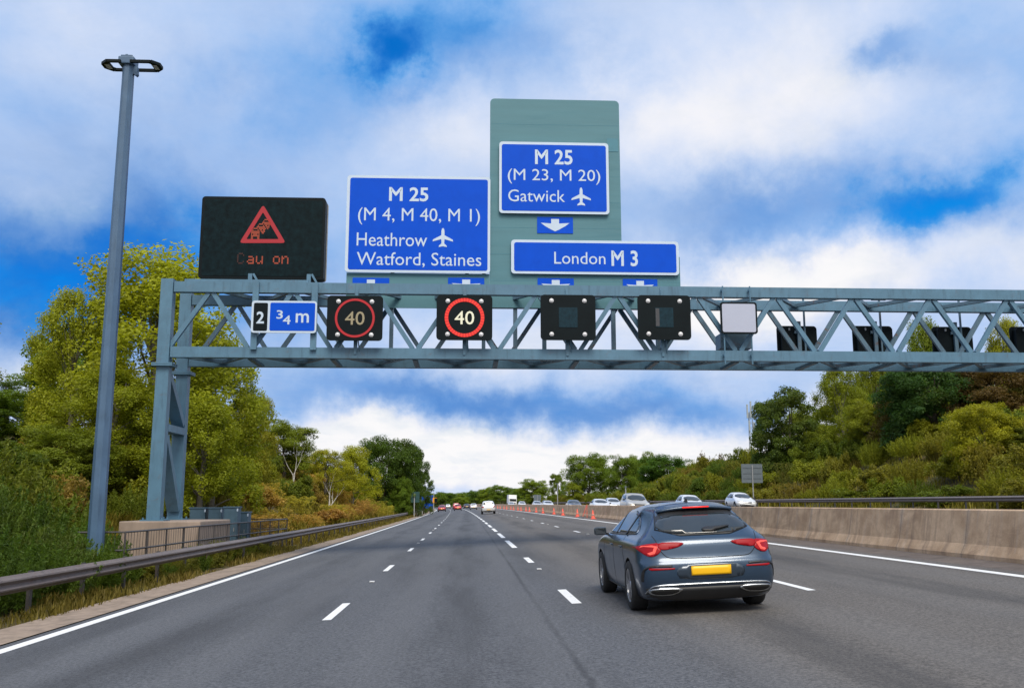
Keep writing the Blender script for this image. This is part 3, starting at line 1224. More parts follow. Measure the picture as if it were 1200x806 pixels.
def lane_signal(px, label, ring=None, digits=None, warm=False):
    x0, x1, z0, z1 = rx(*px, AY)
    root = thing('lane_signal', label, 'lane signal', ((x0 + x1) / 2, AY, z0), 'square black lane signals along the gantry')
    cx, cz, w, h = (x0 + x1) / 2, (z0 + z1) / 2, x1 - x0, z1 - z0
    mb = MB()
    mb.plate(roundrect(x0, x1, z0, z1, .13), AY, AY + .05)
    mb.plate(roundrect(x0 + .1, x1 - .1, z0 + .1, z1 - .1, .08), AY + .052, AY + .32)
    mb.build('housing', M['black_housing'], root)
    if ring is None:
        mb = MB()
        mb.plate(roundrect(cx - w * .17, cx + w * .17, cz - h * .22, cz + h * .22, .02), AY - .012, AY - .002)
        m_ = mb.build('matrix', M['led_matrix'], root)
        if warm:
            MB().box((cx - w * .13, AY - .016, cz), (w * .07, .006, h * .40)).build('lit_column', M['led_matrix_warm'], m_)
    else:
        ro_, ri_, rm = ring
        k = 48
        dd = MB()
        cc = Vector((cx + .002, cz))
        vs = [(cc.x + ro_ * math.cos(2 * PI * i / k), AY - .014, cc.y + ro_ * math.sin(2 * PI * i / k)) for i in range(k)]
        vs += [(cc.x + ri_ * math.cos(2 * PI * i / k), AY - .014, cc.y + ri_ * math.sin(2 * PI * i / k)) for i in range(k)]
        dd.add(vs, [(i, (i + 1) % k, k + (i + 1) % k, k + i) for i in range(k)])
        dd.build('red_ring', M[rm], root, fixn=False)
        if rm == 'led_ring_bright':
            # rows of separate diodes that stand out of the ring
            dd = MB()
            for rr_ in (ro_ * .97, (ro_ + ri_) / 2, ri_ * 1.04):
                for i in range(40):
                    a = 2 * PI * i / 40
                    dd.box((cc.x + rr_ * math.cos(a), AY - .018, cc.y + rr_ * math.sin(a)), (.032, .006, .032))
            dd.build('diodes', M['led_diode'], root)
        legend(root, '40', (px[0] + (px[1] - px[0]) * .325, px[0] + (px[1] - px[0]) * .675, px[2] + (px[3] - px[2]) * .35, px[2] + (px[3] - px[2]) * .65), AY - .014, digits, bold=.004, name='speed_digits')
    for sx in (-.30, .30):
        for sz in (-.37, .37):
            mb = MB()
            mb.lathe([(.001, -.03), (.05, -.026), (.062, -.004), (.075, -.001)], 'y', 16, (cx + sx * w, AY, cz + sz * h))
            mb.build('lamp', M['signal_lens'], root, smooth=True)
    mb = MB()
    mb.bar((cx, AY + .40, ZB0 + .0), (cx, AY + .40, ZT - .05), .12, .1, (0, 1, 0))
    mb.box((cx, AY + .36, z1 + .12), (.09, .08, .26))
    mb.box((cx, AY + .34, ZB0 + .2), (.08, .06, .14))
    mb.bar((cx + .1, AY + .28, z0 + .04), (cx + .14, AY + .37, ZB0 + .25), .03, .03)
    mb.build('bracket', M['gantry_steel'], root)
    return root


lane_signal((383, 448.5, 346.5, 399), 'black lane signal with a thin dim red ring and dim 40', (.66, .585, 'led_ring_dim'), 'led_cream')
lane_signal((511.5, 577, 346, 398.5), 'black lane signal with a bright red ring and glowing white 40', (.665, .545, 'led_ring_bright'), 'led_white')
lane_signal((633.5, 698, 345.5, 398.5), 'blank black lane signal below the left half of the London sign')
lane_signal((747.5, 809.5, 346, 398), 'blank black lane signal beside the small pale blank panel', warm=True)

WY = 31.55
wp = thing('blank_panel', 'small blank pale panel with dark blue edge hung on the gantry', 'panel', base_of(845, 887, 391, WY))
panel('frame', 'black_housing', wp, (844.5, 887.5, 354, 391), WY, r=.09, th=.06)
panel('face', 'pale_panel', wp, (846.5, 885.5, 356, 389), WY - .008, r=.06, th=.007)
for px in (849, 881):
    xx = P(px, 370, WY).x
    mb = MB()
    mb.tube([(xx, WY + .12, ZT - .02), (xx, WY + .12, ZB0 - .15)], .025, 6)
    mb.box((xx, WY + .2, ZT - .16), (.07, .16, .07))
    mb.box((xx, WY + .2, ZB0 + .16), (.07, .16, .07))
    mb.build('hanger', M['gantry_steel'], wp)
x0, x1, z0, z1 = rx(848, 885, 388, 406, WY + .35)
MB().box(((x0 + x1) / 2, WY + 1.1, (z0 + z1) / 2), (x1 - x0, .7, z1 - z0), bev=.02).build('equipment_box', M['gantry_steel_worn'], wp)

# lane signals of the other carriageway, seen from behind
RY = 34.75
for k, (px, lab) in enumerate(((936, 'back of a black lane signal seen through the lattice beside the pale blank panel'),
                               (1025, 'back of a black lane signal seen through the lattice, second after the pale panel'),
                               (1118.5, 'back of a black lane signal seen through the lattice in front of treetops'),
                               (1210, 'back of a black lane signal cut by the edge of the photo'))):
    w_, h_ = 1.53, 1.6
    c = P(px, 380.5 if k < 2 else 381.5, RY)
    root = thing('lane_signal', lab, 'lane signal', (c.x, RY, c.z - h_), 'lane signals facing the other carriageway')
    mb = MB()
    mb.plate(roundrect(-w_ / 2, w_ / 2, 0, h_, .13), .25, .30)
    mb.plate(roundrect(-w_ / 2 + .1, w_ / 2 - .1, .1, h_ - .1, .08), 0, .248)
    mb.build('housing', M['black_housing'], root, world=False)
    mb = MB()
    mb.bar((-.05, -.12, -.1), (-.05, -.12, 1.7), .13, .1, (0, 1, 0))
    mb.bar((.18, -.10, .3), (.18, -.10, 2.6), .06, .06, (0, 1, 0))
    mb.box((-.05, -.05, 1.3), (.3, .08, .1))
    mb.build('bracket', M['gantry_steel_worn'], root, world=False)
    MB().box((-.38, -.03, 1.42), (.05, .05, .1)).build('latch', M['galvanised'], root, world=False)
# ------------------------------------------------------------------ foliage
def leaf_object(name, C_, OUT, L, W, mat, rng, tint=None, parent=None, droop=0.0):
    """many small leaf-sized faces: C_ centres (N,3), OUT preferred outward direction (N,3)"""
    n = len(C_)
    nrm = OUT * .55 + rng.normal(size=(n, 3)) * .55 + np.array([0, 0, .35])
    nrm /= np.linalg.norm(nrm, axis=1, keepdims=True) + 1e-9
    t = rng.normal(size=(n, 3)) + np.array([0, 0, -droop])
    t -= nrm * (t * nrm).sum(1, keepdims=True)
    t /= np.linalg.norm(t, axis=1, keepdims=True) + 1e-9
    s = np.cross(nrm, t)
    Ls = (L * rng.uniform(.45, 1.6, n))[:, None]
    Ws = (W * rng.uniform(.45, 1.5, n))[:, None]
    V = np.empty((n, 4, 3))
    V[:, 0] = C_ - t * Ls * .5
    V[:, 1] = C_ + s * Ws * .5 + nrm * Ws * .18
    V[:, 2] = C_ + t * Ls * .5
    V[:, 3] = C_ - s * Ws * .5 + nrm * Ws * .18
    me = bpy.data.meshes.new(name)
    me.vertices.add(4 * n)
    me.vertices.foreach_set('co', V.astype(np.float32).ravel())
    me.loops.add(4 * n)
    me.loops.foreach_set('vertex_index', np.arange(4 * n, dtype=np.int32))
    me.polygons.add(n)
    me.polygons.foreach_set('loop_start', np.arange(0, 4 * n, 4, dtype=np.int32))
    at = me.attributes.new('tint', 'FLOAT', 'POINT')
    if tint is None:
        tint = rng.uniform(0, 1, n)
    at.data.foreach_set('value', np.repeat(tint, 4).astype(np.float32))
    me.materials.append(M[mat])
    me.update(calc_edges=True)
    o = bpy.data.objects.new(name, me)
    COL.objects.link(o)
    if parent is not None:
        o.parent = parent
    return o


def unit(rng, n):
    v = rng.normal(size=(n, 3))
    return v / np.linalg.norm(v, axis=1, keepdims=True)


def crown_points(lobes, nclus, per, rc, rng, flat=.85, strand=0.0):
    """lobes: (x,y,z,rx,ry,rz). Leaves gather in clumps spread through the outer part of each lobe."""
    L = np.array(lobes, float)
    wts = (L[:, 3] * L[:, 4] * L[:, 5]) ** .67
    idx = rng.choice(len(L), nclus, p=wts / wts.sum())
    d = unit(rng, nclus)
    d[:, 2] = np.where(d[:, 2] < -.75, -d[:, 2], d[:, 2])
    r = rng.uniform(.35, 1.0, nclus) ** .45
    cc = L[idx, :3] + d * r[:, None] * L[idx, 3:]
    out_c = d
    cr = rc * rng.uniform(.55, 1.35, nclus)
    cnt = np.maximum(8, (per * (cr / rc) ** 2 * rng.uniform(.6, 1.3, nclus)).astype(int))
    ii = np.repeat(np.arange(nclus), cnt)
    n = len(ii)
    dd = unit(rng, n)
    rr = rng.uniform(.15, 1.0, n) ** .5
    off = dd * rr[:, None] * cr[ii][:, None]
    off[:, 2] *= flat
    if strand:
        k = rng.uniform(0, 1, n) ** 1.5
        off[:, 2] -= k * strand * cr[ii]
        off[:, :2] *= (1 - .5 * k)[:, None]
    pts = cc[ii] + off
    tint = np.clip(rng.uniform(0, 1, n) * .55 + rng.uniform(0, 1, nclus)[ii] * .45, 0, 1)
    return pts, out_c[ii] * .6 + dd * .6, tint, cc


def trunk_mb(h, r0, tips, rng, start=.3, nb=8):
    mb = MB()
    pts = [Vector((0, 0, -.6))]
    rad = [r0 * 1.25]
    for k in range(1, 8):
        t = k / 7
        pts.append(Vector((math.sin(t * 3 + r0 * 9) * .05 * h * t, math.cos(t * 2.3) * .04 * h * t, h * t)))
        rad.append(r0 * (1 - t * .85))
    mb.tube(pts, rad, 9)
    for tp in tips:
        tp = Vector(tp)
        t = min(.92, max(start, (tp.z / h) * .62))
        k = t * 7
        a = pts[1 + min(6, int(k))] if False else pts[min(7, max(1, int(round(k))))]
        mid = a.lerp(tp, .5) + Vector((rng.uniform(-.2, .2), rng.uniform(-.2, .2), rng.uniform(.0, .35)))
        rb = r0 * (1 - t * .85) * .55
        mb.tube([a, a.lerp(mid, .5), mid, mid.lerp(tp, .6), tp], [rb, rb * .8, rb * .6, rb * .38, rb * .12], 6, cap=False)
    return mb


PROTO = {}


def make_tree(kind, seed):
    rng = np.random.default_rng(seed)
    root = bpy.data.objects.new('tree', None)
    COL.objects.link(root)
    bark = 'bark'
    lm = 'leaves'
    if kind == 'round':          # 10 m broadleaf, clumpy
        lobes = [(0, 0, 5.6, 3.2, 3.2, 3.6)]
        for k in range(13):
            a = k * 2.4 + rng.uniform(-.3, .3)
            z = 1.0 + 7.6 * (k / 12)
            q = 2.8 * math.sqrt(max(.1, 1 - ((z - 4.6) / 5.2) ** 2))
            lobes.append((math.cos(a) * q, math.sin(a) * q, z, rng.uniform(1.2, 1.9), rng.uniform(1.2, 1.9), rng.uniform(1.1, 1.6)))
        pts, out, tint, cc = crown_points(lobes, 290, 185, .68, rng)
        leaf = (.18, .11)
        tips = [l[:3] for l in lobes[1:]]
        tr = trunk_mb(7.5, .24, tips, rng)
        droop = .3
    elif kind == 'open':         # dark tree with gaps where sky shows through
        lobes = []
        for k in range(13):
            a = k * 2.4
            z = .9 + 8.4 * (k / 12)
            q = 3.1 * math.sqrt(max(.06, 1 - ((z - 4.4) / 5.6) ** 2)) * rng.uniform(.5, 1.0)
            lobes.append((math.cos(a) * q, math.sin(a) * q, z, rng.uniform(1.2, 1.9), rng.uniform(1.2, 1.9), rng.uniform(.9, 1.4)))
        pts, out, tint, cc = crown_points(lobes, 270, 105, .62, rng)
        leaf = (.22, .15)
        tips = [l[:3] for l in lobes]
        tr = trunk_mb(8.5, .22, tips, rng, .15)
        droop = .2
    elif kind == 'birch':        # tall, loose, hanging sprays
        lobes = []
        for k in range(20):
            a = k * 2.4 + rng.uniform(-.4, .4)
            z = 2.4 + 7.2 * (k / 19) ** .9
            q = 2.9 * math.sin(min(1, max(.12, (10.4 - z) / 7.2)) * 1.45) * rng.uniform(.45, 1.05)
            lobes.append((math.cos(a) * q, math.sin(a) * q, z, rng.uniform(.8, 1.35), rng.uniform(.8, 1.35), rng.uniform(.6, 1.0)))
        pts, out, tint, cc = crown_points(lobes, 275, 150, .50, rng, .7, 1.7)
        leaf = (.13, .08)
        tips = [l[:3] for l in lobes]
        tr = trunk_mb(9.2, .20, tips, rng, .12)
        droop = 1.1
        bark = 'grey_bark'
    elif kind == 'pine':
        lobes = []
        for k in range(14):
            a = k * 2.4
            z = 3.2 + 6.4 * (k / 13)
            q = (10.2 - z) * .42 * rng.uniform(.6, 1.1)
            lobes.append((math.cos(a) * q, math.sin(a) * q, z, rng.uniform(.8, 1.3), rng.uniform(.8, 1.3), .5))
        pts, out, tint, cc = crown_points(lobes, 130, 120, .55, rng, .55)
        leaf = (.26, .05)
        tips = [l[:3] for l in lobes]
        tr = trunk_mb(9.6, .22, tips, rng, .2)
        droop = 0
    elif kind == 'bush':         # 2.4 m high, sprawling
        lobes = [(0, 0, .9, 1.3, 1.3, 1.0)]
        for k in range(7):
            a = k * 2.4
            lobes.append((math.cos(a) * 1.1, math.sin(a) * 1.1, rng.uniform(.4, 1.8), rng.uniform(.4, .8), rng.uniform(.4, .8), rng.uniform(.5, .9)))
        pts, out, tint, cc = crown_points(lobes, 150, 80, .30, rng, 1.0, -.6)
        pts = pts[pts[:, 2] > -.1] if False else pts
        leaf = (.13, .085)
        tips = [l[:3] for l in lobes[1:]]
        tr = trunk_mb(1.1, .05, tips, rng, .2)
        droop = 0
    elif kind == 'gorse':        # fine upright spiny sprays
        n = 260
        base = rng.uniform(-1, 1, (n, 2)) * 1.25
        base = base[(base ** 2).sum(1) < 1.5]
        n = len(base)
        rad = np.sqrt((base ** 2).sum(1))
        ht = 2.2 * (1 - .42 * (rad / 1.25) ** 2) * rng.uniform(.7, 1.12, n)
        per = 80
        t = rng.uniform(.12, 1, (n, per)) ** .7
        tipo = base * .45 + rng.normal(size=(n, 2)) * .16
        X = base[:, None, :] + tipo[:, None, :] * t[:, :, None] ** 1.4
        Z = ht[:, None] * t
        jit = rng.normal(size=(n, per, 3)) * (.10 * (1.15 - t))[:, :, None]
        pts = np.concatenate([X, Z[:, :, None]], 2) + jit
        pts = pts.reshape(-1, 3)
        out = np.concatenate([rng.normal(size=(len(pts), 2)), np.full((len(pts), 1), .5)], 1)
        tint = np.clip((np.repeat(rng.uniform(0, 1, n), per) * .5 + rng.uniform(0, 1, len(pts)) * .5), 0, 1)
        leaf = (.15, .035)
        tips = [(b[0], b[1], h_ * .7) for b, h_ in zip(base[:14], ht[:14])]
        tr = trunk_mb(.9, .05, tips, rng, .1)
        droop = -1.2
    elif kind == 'bracken':      # rusty, feathery
        n = 90
        base = rng.normal(size=(n, 2)) * .75
        per = 70
        ang = rng.uniform(0, 2 * PI, n)
        ln = rng.uniform(.7, 1.3, n)
        t = rng.uniform(0, 1, (n, per))
        X = base[:, None, 0] + np.cos(ang)[:, None] * ln[:, None] * t * .8
        Y = base[:, None, 1] + np.sin(ang)[:, None] * ln[:, None] * t * .8
        Z = (1.15 * np.sin(np.minimum(t * 2.1, 2.1)) * ln[:, None] * .85)
        side = rng.uniform(-1, 1, (n, per)) * (1.05 - t) * .28
        X += -np.sin(ang)[:, None] * side
        Y += np.cos(ang)[:, None] * side
        pts = np.stack([X, Y, Z], 2).reshape(-1, 3)
        out = np.tile(np.array([0, 0, 1.0]), (len(pts), 1))
        tint = np.clip((np.repeat(rng.uniform(0, 1, n), per) * .5 + rng.uniform(0, 1, len(pts)) * .5), 0, 1)
        leaf = (.12, .045)
        tips = []
        tr = None
        droop = .2
        lm = 'bracken_leaves'
    leaf_object('crown' if kind not in ('gorse', 'bracken', 'bush') else 'foliage', pts, out, leaf[0], leaf[1], lm, rng, tint, root, droop)
    if tr is not None:
        tr.build('trunk' if kind not in ('gorse', 'bush') else 'stems', M[bark], root, smooth=True, world=False)
    # measured size
    q = np.percentile(pts, [1.0, 99.3], axis=0)
    PROTO[(kind, seed)] = (root, [False], float(q[1][2]), float(q[1][0] - q[0][0]))
    return root


for kind, seeds in (('round', (1, 2, 3)), ('open', (4, 5)), ('birch', (6, 7)), ('pine', (8,)), ('bush', (9, 10, 11)), ('gorse', (12, 13)), ('bracken', (14, 15))):
    for s in seeds:
        make_tree(kind, s)
SEEDS = {}
for (k, s) in PROTO:
    SEEDS.setdefault(k, []).append(s)
CNT = {}
prnd = random.Random(5)


def put_plant(kind, x, y, z, height, width, col, name, label, cat, group=None, seed=None, rot=None):
    i = CNT[kind] = CNT.get(kind, -1) + 1
    s = seed if seed is not None else SEEDS[kind][i % len(SEEDS[kind])]
    root, used, h0, w0 = PROTO[(kind, s)]
    if not used[0]:
        used[0] = True
        o = root
    else:
        o = copy_tree(root)
    o.name = name
    o.location = (x, y, z)
    sc_z = height / h0
    sc_x = width / w0
    o.scale = (sc_x, sc_x * prnd.uniform(.9, 1.1), sc_z)
    o.rotation_euler = (0, 0, prnd.uniform(0, 6.28) if rot is None else rot)
    for c in o.children:
        r_, g_, b_ = col
        if kind != 'bracken' and r_ < g_ * 1.25:
            r_, g_, b_ = r_ * .93, g_ * 1.10, b_ * .65      # greener, yellower leaf
        c.color = (r_, g_, b_, 1)
    for key in ('group',):
        if key in o:
            del o[key]
    return tag(o, label, cat, group)


def tree_px(kind, px, py_top, y, px_w, col, label, name='broadleaf_tree', cat='tree', group=None, seed=None, sink=0.0):
    """tree whose crown is centred at px, reaches py_top and is px_w wide when it stands y metres up the road"""
    c = P(px, py_top, y)
    z = gz(c.x, y) - sink
    return put_plant(kind, c.x, y, z, c.z - z, px_w / F * y, col, name, label, cat, group, seed)


OLIVE = (.125, .125, .014)
YELLOW = (.185, .165, .016)
MID = (.072, .095, .014)
DARK = (.040, .058, .012)
DEEP = (.026, .050, .018)
RUST = (.145, .085, .020)
BROWN = (.060, .040, .012)

# ---- left bank
tree_px('birch', 188, 303, 47, 225, (.185, .170, .018), 'big yellow green birch rising above the gantry end behind the leg', 'birch_tree', seed=6, sink=.3)
tree_px('birch', 92, 345, 46.5, 110, (.165, .155, .018), 'loose pale yellow birch crown beside the lamp column', 'birch_tree', seed=7)
tree_px('birch', 255, 400, 50, 120, (.15, .145, .015), 'drooping olive birch behind the back post of the gantry leg', 'birch_tree', seed=6)
tree_px('birch', 135, 436, 42, 150, (.135, .130, .014), 'bushy olive tree directly behind the lamp column foot', seed=7)
tree_px('birch', 240, 468, 44, 115, (.14, .135, .014), 'rounded olive tree behind the steel cabinets', seed=6)
tree_px('pine', 12, 447, 58, 70, DARK, 'dark pine poking up at the edge of the photo behind the bushes', 'pine_tree')
tree_px('pine', 62, 455, 60, 60, (.05, .062, .014), 'dark pine tip between the edge pine and the lamp column', 'pine_tree')
tree_px('round', 28, 462, 50, 110, MID, 'mid green rounded tree at the edge of the photo below the pines', seed=3)
tree_px('round', -45, 470, 46, 120, DARK, 'dark rounded tree just beyond the edge of the photo', seed=1)
tree_px('round', 75, 500, 40, 110, (.095, .10, .015), 'low olive tree beside the lamp column shaft', seed=2)
tree_px('open', 8, 520, 36, 90, (.055, .068, .012), 'dark scrubby tree low behind the gorse bushes', seed=5)
tree_px('round', 292, 462, 62, 56, (.15, .125, .016), 'golden green tree just past the drooping birch', seed=3)
tree_px('round', 335, 495, 84, 74, (.10, .105, .014), 'brownish green tree on the crest behind the bare white birch', seed=1)
tree_px('birch', 382, 528, 96, 70, (.19, .16, .02), 'autumn yellow birch between the bare white trunks and the dark oak', 'birch_tree', seed=7)
tree_px('birch', 415, 524, 102, 56, YELLOW, 'pale yellow birch touching the dark oak', 'birch_tree', seed=6)
tree_px('round', 452, 514, 140, 66, DARK, 'large dark green oak on the bank before the far road signs', 'oak_tree', seed=2, sink=.6)
tree_px('round', 478, 522, 146, 44, (.036, .052, .012), 'dark oak shoulder leaning towards the road behind the large oak', 'oak_tree', seed=3, sink=1)
tree_px('round', 470, 560, 138, 30, MID, 'small bright green tree at the foot of the large dark oak', seed=1)
tree_px('open', 497, 552, 172, 22, DARK, 'small dark tree at the end of the oak group above the far blue sign', seed=4)

for k, (x, y, hh) in enumerate([(-31, 26, 8), (-38, 36, 9), (-30, 44, 9), (-44, 52, 10), (-36, 62, 10), (-50, 74, 11), (-34, 84, 10), (-27, 16, 7)]):
    put_plant('round', x, y, gz(x, y) - .5, hh, hh * .95, [MID, OLIVE, DARK][k % 3], 'broadleaf_tree', 'green tree in the wood on the hill beyond the gorse', 'tree', 'wood on the hill beyond the gorse')
# ---- far treeline across the bend
far = [(508, 578, 430, 26), (520, 577, 470, 26), (533, 578, 500, 26), (547, 577, 520, 26), (557, 575, 480, 22), (571, 571, 430, 20),
       (588, 569, 400, 24), (602, 572, 430, 22), (540, 582, 380, 20), (612, 574, 390, 22), (495, 577, 380, 24), (580, 577, 520, 26), (560, 580, 540, 24)]
for i, (px, py, y, w_) in enumerate(far):
    tree_px('round', px, py, y, w_ * 1.15, [(.075, .098, .018), (.06, .085, .018), (.10, .115, .016)][i % 3], 'distant rounded green tree in the low wood where the motorway bends away', group='distant trees at the bend', sink=.5)

# ---- right side
tree_px('round', 626, 562, 330, 36, (.095, .11, .014), 'olive green tree past the distant wood, beside a far pale sign', seed=1)
tree_px('open', 653, 556, 290, 20, (.08, .095, .014), 'slim tree between the olive tree and the domed tree', seed=4)
tree_px('round', 690, 534, 240, 56, (.085, .105, .013), 'broad domed green tree behind the white cars', seed=2, sink=1)
tree_px('open', 672, 566, 232, 22, OLIVE, 'low olive tree at the foot of the domed tree', seed=5)
tree_px('round', 731, 536, 225, 44, (.075, .095, .014), 'upright green tree between the domed tree and the dark round tree', seed=3, sink=1)
tree_px('round', 753, 532, 230, 40, (.10, .115, .013), 'bright green treetop behind the dark round tree', seed=1, sink=1)
tree_px('round', 782, 535, 185, 66, (.042, .072, .014), 'dark round tree above the beige off-road car', seed=2, sink=1)
tree_px('round', 812, 546, 195, 36, (.055, .075, .014), 'small dark tree sloping down to the heath crest', seed=3, sink=1)
tree_px('bush', 832, 534, 230, 30, BROWN, 'brown bush on the skyline of the heath', 'hawthorn_bush', 'bush', seed=9)
tree_px('bush', 852, 537, 150, 34, (.06, .05, .015), 'dark brown bush beside the grey sign back', 'hawthorn_bush', 'bush', seed=10)
tree_px('open', 921, 456, 108, 74, (.050, .062, .016), 'dark open crowned tree beside the telecom mast', 'alder_tree', seed=5, sink=.8)
tree_px('open', 896, 472, 112, 40, (.055, .075, .02), 'thin green tree half hiding the telecom mast', 'alder_tree', seed=4, sink=.8)
tree_px('birch', 983, 432, 96, 74, (.115, .115, .014), 'tall olive birch next to the dark open tree', 'birch_tree', seed=7, sink=.8)
tree_px('birch', 1022, 415, 100, 60, (.12, .12, .018), 'thin crowned birch reaching the gantry, between olive birch and dark tree', 'birch_tree', seed=6, sink=.8)
tree_px('round', 1018, 470, 88, 62, (.125, .118, .014), 'yellowish round tree under the thin crowned birch', seed=1, sink=.6)
tree_px('birch', 1082, 376, 92, 60, (.10, .11, .016), 'green birch whose top shows inside the lattice of the gantry', 'birch_tree', seed=6, sink=.8)
tree_px('round', 1092, 418, 80, 118, DEEP, 'broad deep green tree under the gantry', seed=3, sink=.8)
tree_px('birch', 1178, 378, 88, 70, (.17, .15, .02), 'yellow birch top behind the gantry near the edge of the photo', 'birch_tree', seed=7, sink=.8)
tree_px('round', 1170, 425, 76, 110, BROWN, 'brown leaved tree behind the yellow hawthorn', 'beech_tree', seed=2, sink=.8)
tree_px('round', 1235, 420, 74, 110, (.06, .05, .014), 'dark brown tree cut by the edge of the photo', 'beech_tree', seed=1, sink=.8)
tree_px('open', 1050, 470, 84, 60, (.075, .06, .016), 'brownish thin tree between the round yellow tree and the yellow hawthorn', seed=4, sink=.8)
tree_px('round', 1148, 476, 62, 84, (.165, .14, .012), 'yellow hawthorn standing in front of the brown and deep green trees', 'hawthorn_tree', seed=3, sink=.8)
tree_px('round', 1215, 500, 60, 70, (.075, .075, .014), 'olive brown thicket tree at the edge of the photo above the guardrail', seed=2, sink=.8)
tree_px('round', 1330, 440, 72, 130, MID, 'green tree just outside the edge of the photo', seed=1, sink=.8)

# a deeper belt of trees behind the front row
for k, (px, py, y, w_, c, lb) in enumerate([(942, 478, 130, 60, (.09, .095, .014), 'olive tree in the belt behind the dark open tree'),
                                        (1005, 450, 128, 70, (.075, .085, .014), 'green tree in the belt behind the olive birch'),
                                        (1055, 432, 120, 84, (.06, .07, .014), 'dark tree in the belt between thin birch and deep green tree'),
                                        (1128, 424, 112, 90, (.055, .05, .014), 'brownish tree in the belt behind the yellow hawthorn'),
                                        (1205, 430, 108, 90, (.07, .062, .014), 'brown green tree in the belt behind the brown leaved tree'),
                                        (1060, 500, 96, 70, (.09, .085, .015), 'low olive tree under the deep green tree'),
                                        (965, 505, 104, 60, (.085, .09, .014), 'low green tree under the olive birch')]):
    tree_px('round', px, py, y, w_, c, lb, sink=.8, seed=1 + k % 3)
# ---- bushes on the right bank, near to far
brnd = random.Random(11)
bl = ['rounded scrub bush on the bank above the far guardrail']
for i in range(96):
    y = 44 + (i / 95) ** 1.25 * 140
    row = i % 4
    xl = [30.9, 33.2, 36.3, 39.5][row] + brnd.uniform(-.7, .9)
    x = xl + bend(y)
    col = brnd.choice([(.085, .09, .016), (.13, .115, .016), (.135, .125, .018), (.07, .08, .014), (.10, .105, .015), (.125, .102, .02), (.06, .078, .016)])
    kd = brnd.choice(['bush', 'gorse', 'bush', 'bush', 'gorse', 'bracken'])
    hgt = brnd.uniform(1.7, 2.9) if row else brnd.uniform(1.2, 2.0)
    put_plant(kd, x, y, gz(x, y) - .25, hgt, brnd.uniform(2.6, 4.2), col, 'scrub_bush', 'rounded green or rusty scrub bush on the bank above the far guardrail', 'bush', 'scrub on the bank beyond the far guardrail')
for i in range(30):
    y = 150 + i * 7
    x = brnd.choice([30.8, 33.5, 37]) + bend(y) + brnd.uniform(-.8, .8)
    put_plant('bush', x, y, gz(x, y) - .3, brnd.uniform(1.8, 3.0), brnd.uniform(3.5, 5), brnd.choice([(.12, .11, .018), (.11, .09, .02), (.10, .10, .016)]), 'scrub_bush',
              'rounded green or rusty scrub bush on the bank above the far guardrail', 'bush', 'scrub on the bank beyond the far guardrail')

# ---- left: gorse in front, scrub and bracken behind
for i, (x, y, hh, ww, c) in enumerate([(-9.35, 16.6, 1.75, 2.3, DARK), (-10.3, 18.6, 2.25, 3.0, (.036, .056, .014)), (-9.5, 19.9, 1.55, 2.4, (.045, .066, .014)), (-11.2, 21.2, 2.5, 3.2, (.05, .066, .014)),
                                       (-9.55, 22.6, 1.45, 2.2, (.05, .075, .014)), (-10.9, 24.0, 2.0, 2.8, DARK), (-12.6, 23.2, 2.7, 3.6, (.06, .075, .014)), (-9.8, 25.6, 1.5, 2.0, (.055, .08, .016)),
                                       (-13.6, 27.4, 2.8, 3.8, (.085, .085, .016)), (-11.8, 27.6, 2.0, 3.0, (.075, .085, .014)), (-9.9, 14.0, 2.0, 2.6, DARK), (-8.75, 20.8, 1.2, 1.9, (.05, .07, .014)), (-8.8, 22.6, 1.25, 1.8, (.055, .075, .014)), (-8.7, 18.6, 1.2, 1.7, DARK), (-8.9, 24.4, 1.05, 1.6, (.06, .08, .016)), (-9.2, 21.6, 1.5, 2.0, (.05, .06, .016))]):
    put_plant('gorse', x, y, gz(x, y) - .15, hh, ww, tuple(q * .95 for q in c), 'gorse_bush', 'dark green spiny gorse bush behind the near end of the brown guardrail', 'bush', 'gorse behind the near guardrail')
for k in range(16):
    put_plant('gorse' if k % 3 else 'bush', -8.15 - brnd.uniform(0, .15), 25.5 + k * .95, -.5, brnd.uniform(.45, .85), brnd.uniform(.7, 1.2), brnd.choice([(.08, .08, .015), (.10, .085, .02), (.06, .075, .014)]),
              'weed_clump', 'low clump of weeds between the guardrail and the pipe railing', 'weeds', 'weeds below the pipe railing')
for i in range(26):
    y = 30 + i * 2.0
    x = -12.4 - brnd.uniform(0, 5) - (1.2 if y < 40 else 0)
    c = brnd.choice([(.105, .105, .014), (.13, .115, .014), (.08, .085, .014), (.14, .10, .02)])
    put_plant(brnd.choice(['bush', 'gorse', 'bush']), x, y, gz(x, y) - .2, brnd.uniform(1.2, 2.2), brnd.uniform(2.2, 3.6), c, 'scrub_bush',
              'low olive scrub bush on the bank behind the gantry leg', 'bush', 'scrub behind the gantry leg')
for i in range(60):
    y = 47 + (i / 59) * 110
    x = -9.9 - brnd.uniform(0, 9.5) + bend(y)
    kd = 'bracken' if brnd.random() < .8 else 'bush'
    c = brnd.choice([(.23, .155, .035), (.22, .17, .028), (.20, .175, .022), (.22, .135, .038), (.16, .15, .02)])
    put_plant(kd, x, y, gz(x, y) - .1, brnd.uniform(.9, 1.5) if kd == 'bracken' else brnd.uniform(1.0, 1.7), brnd.uniform(2.4, 3.8), c, 'bracken_clump' if kd == 'bracken' else 'scrub_bush',
              'rusty or yellow bracken clump on the open bank past the cabinets' if kd == 'bracken' else 'low olive bush among the rusty bracken past the cabinets', 'bracken' if kd == 'bracken' else 'bush',
              'bracken clumps on the left bank' if kd == 'bracken' else 'bushes among the bracken')
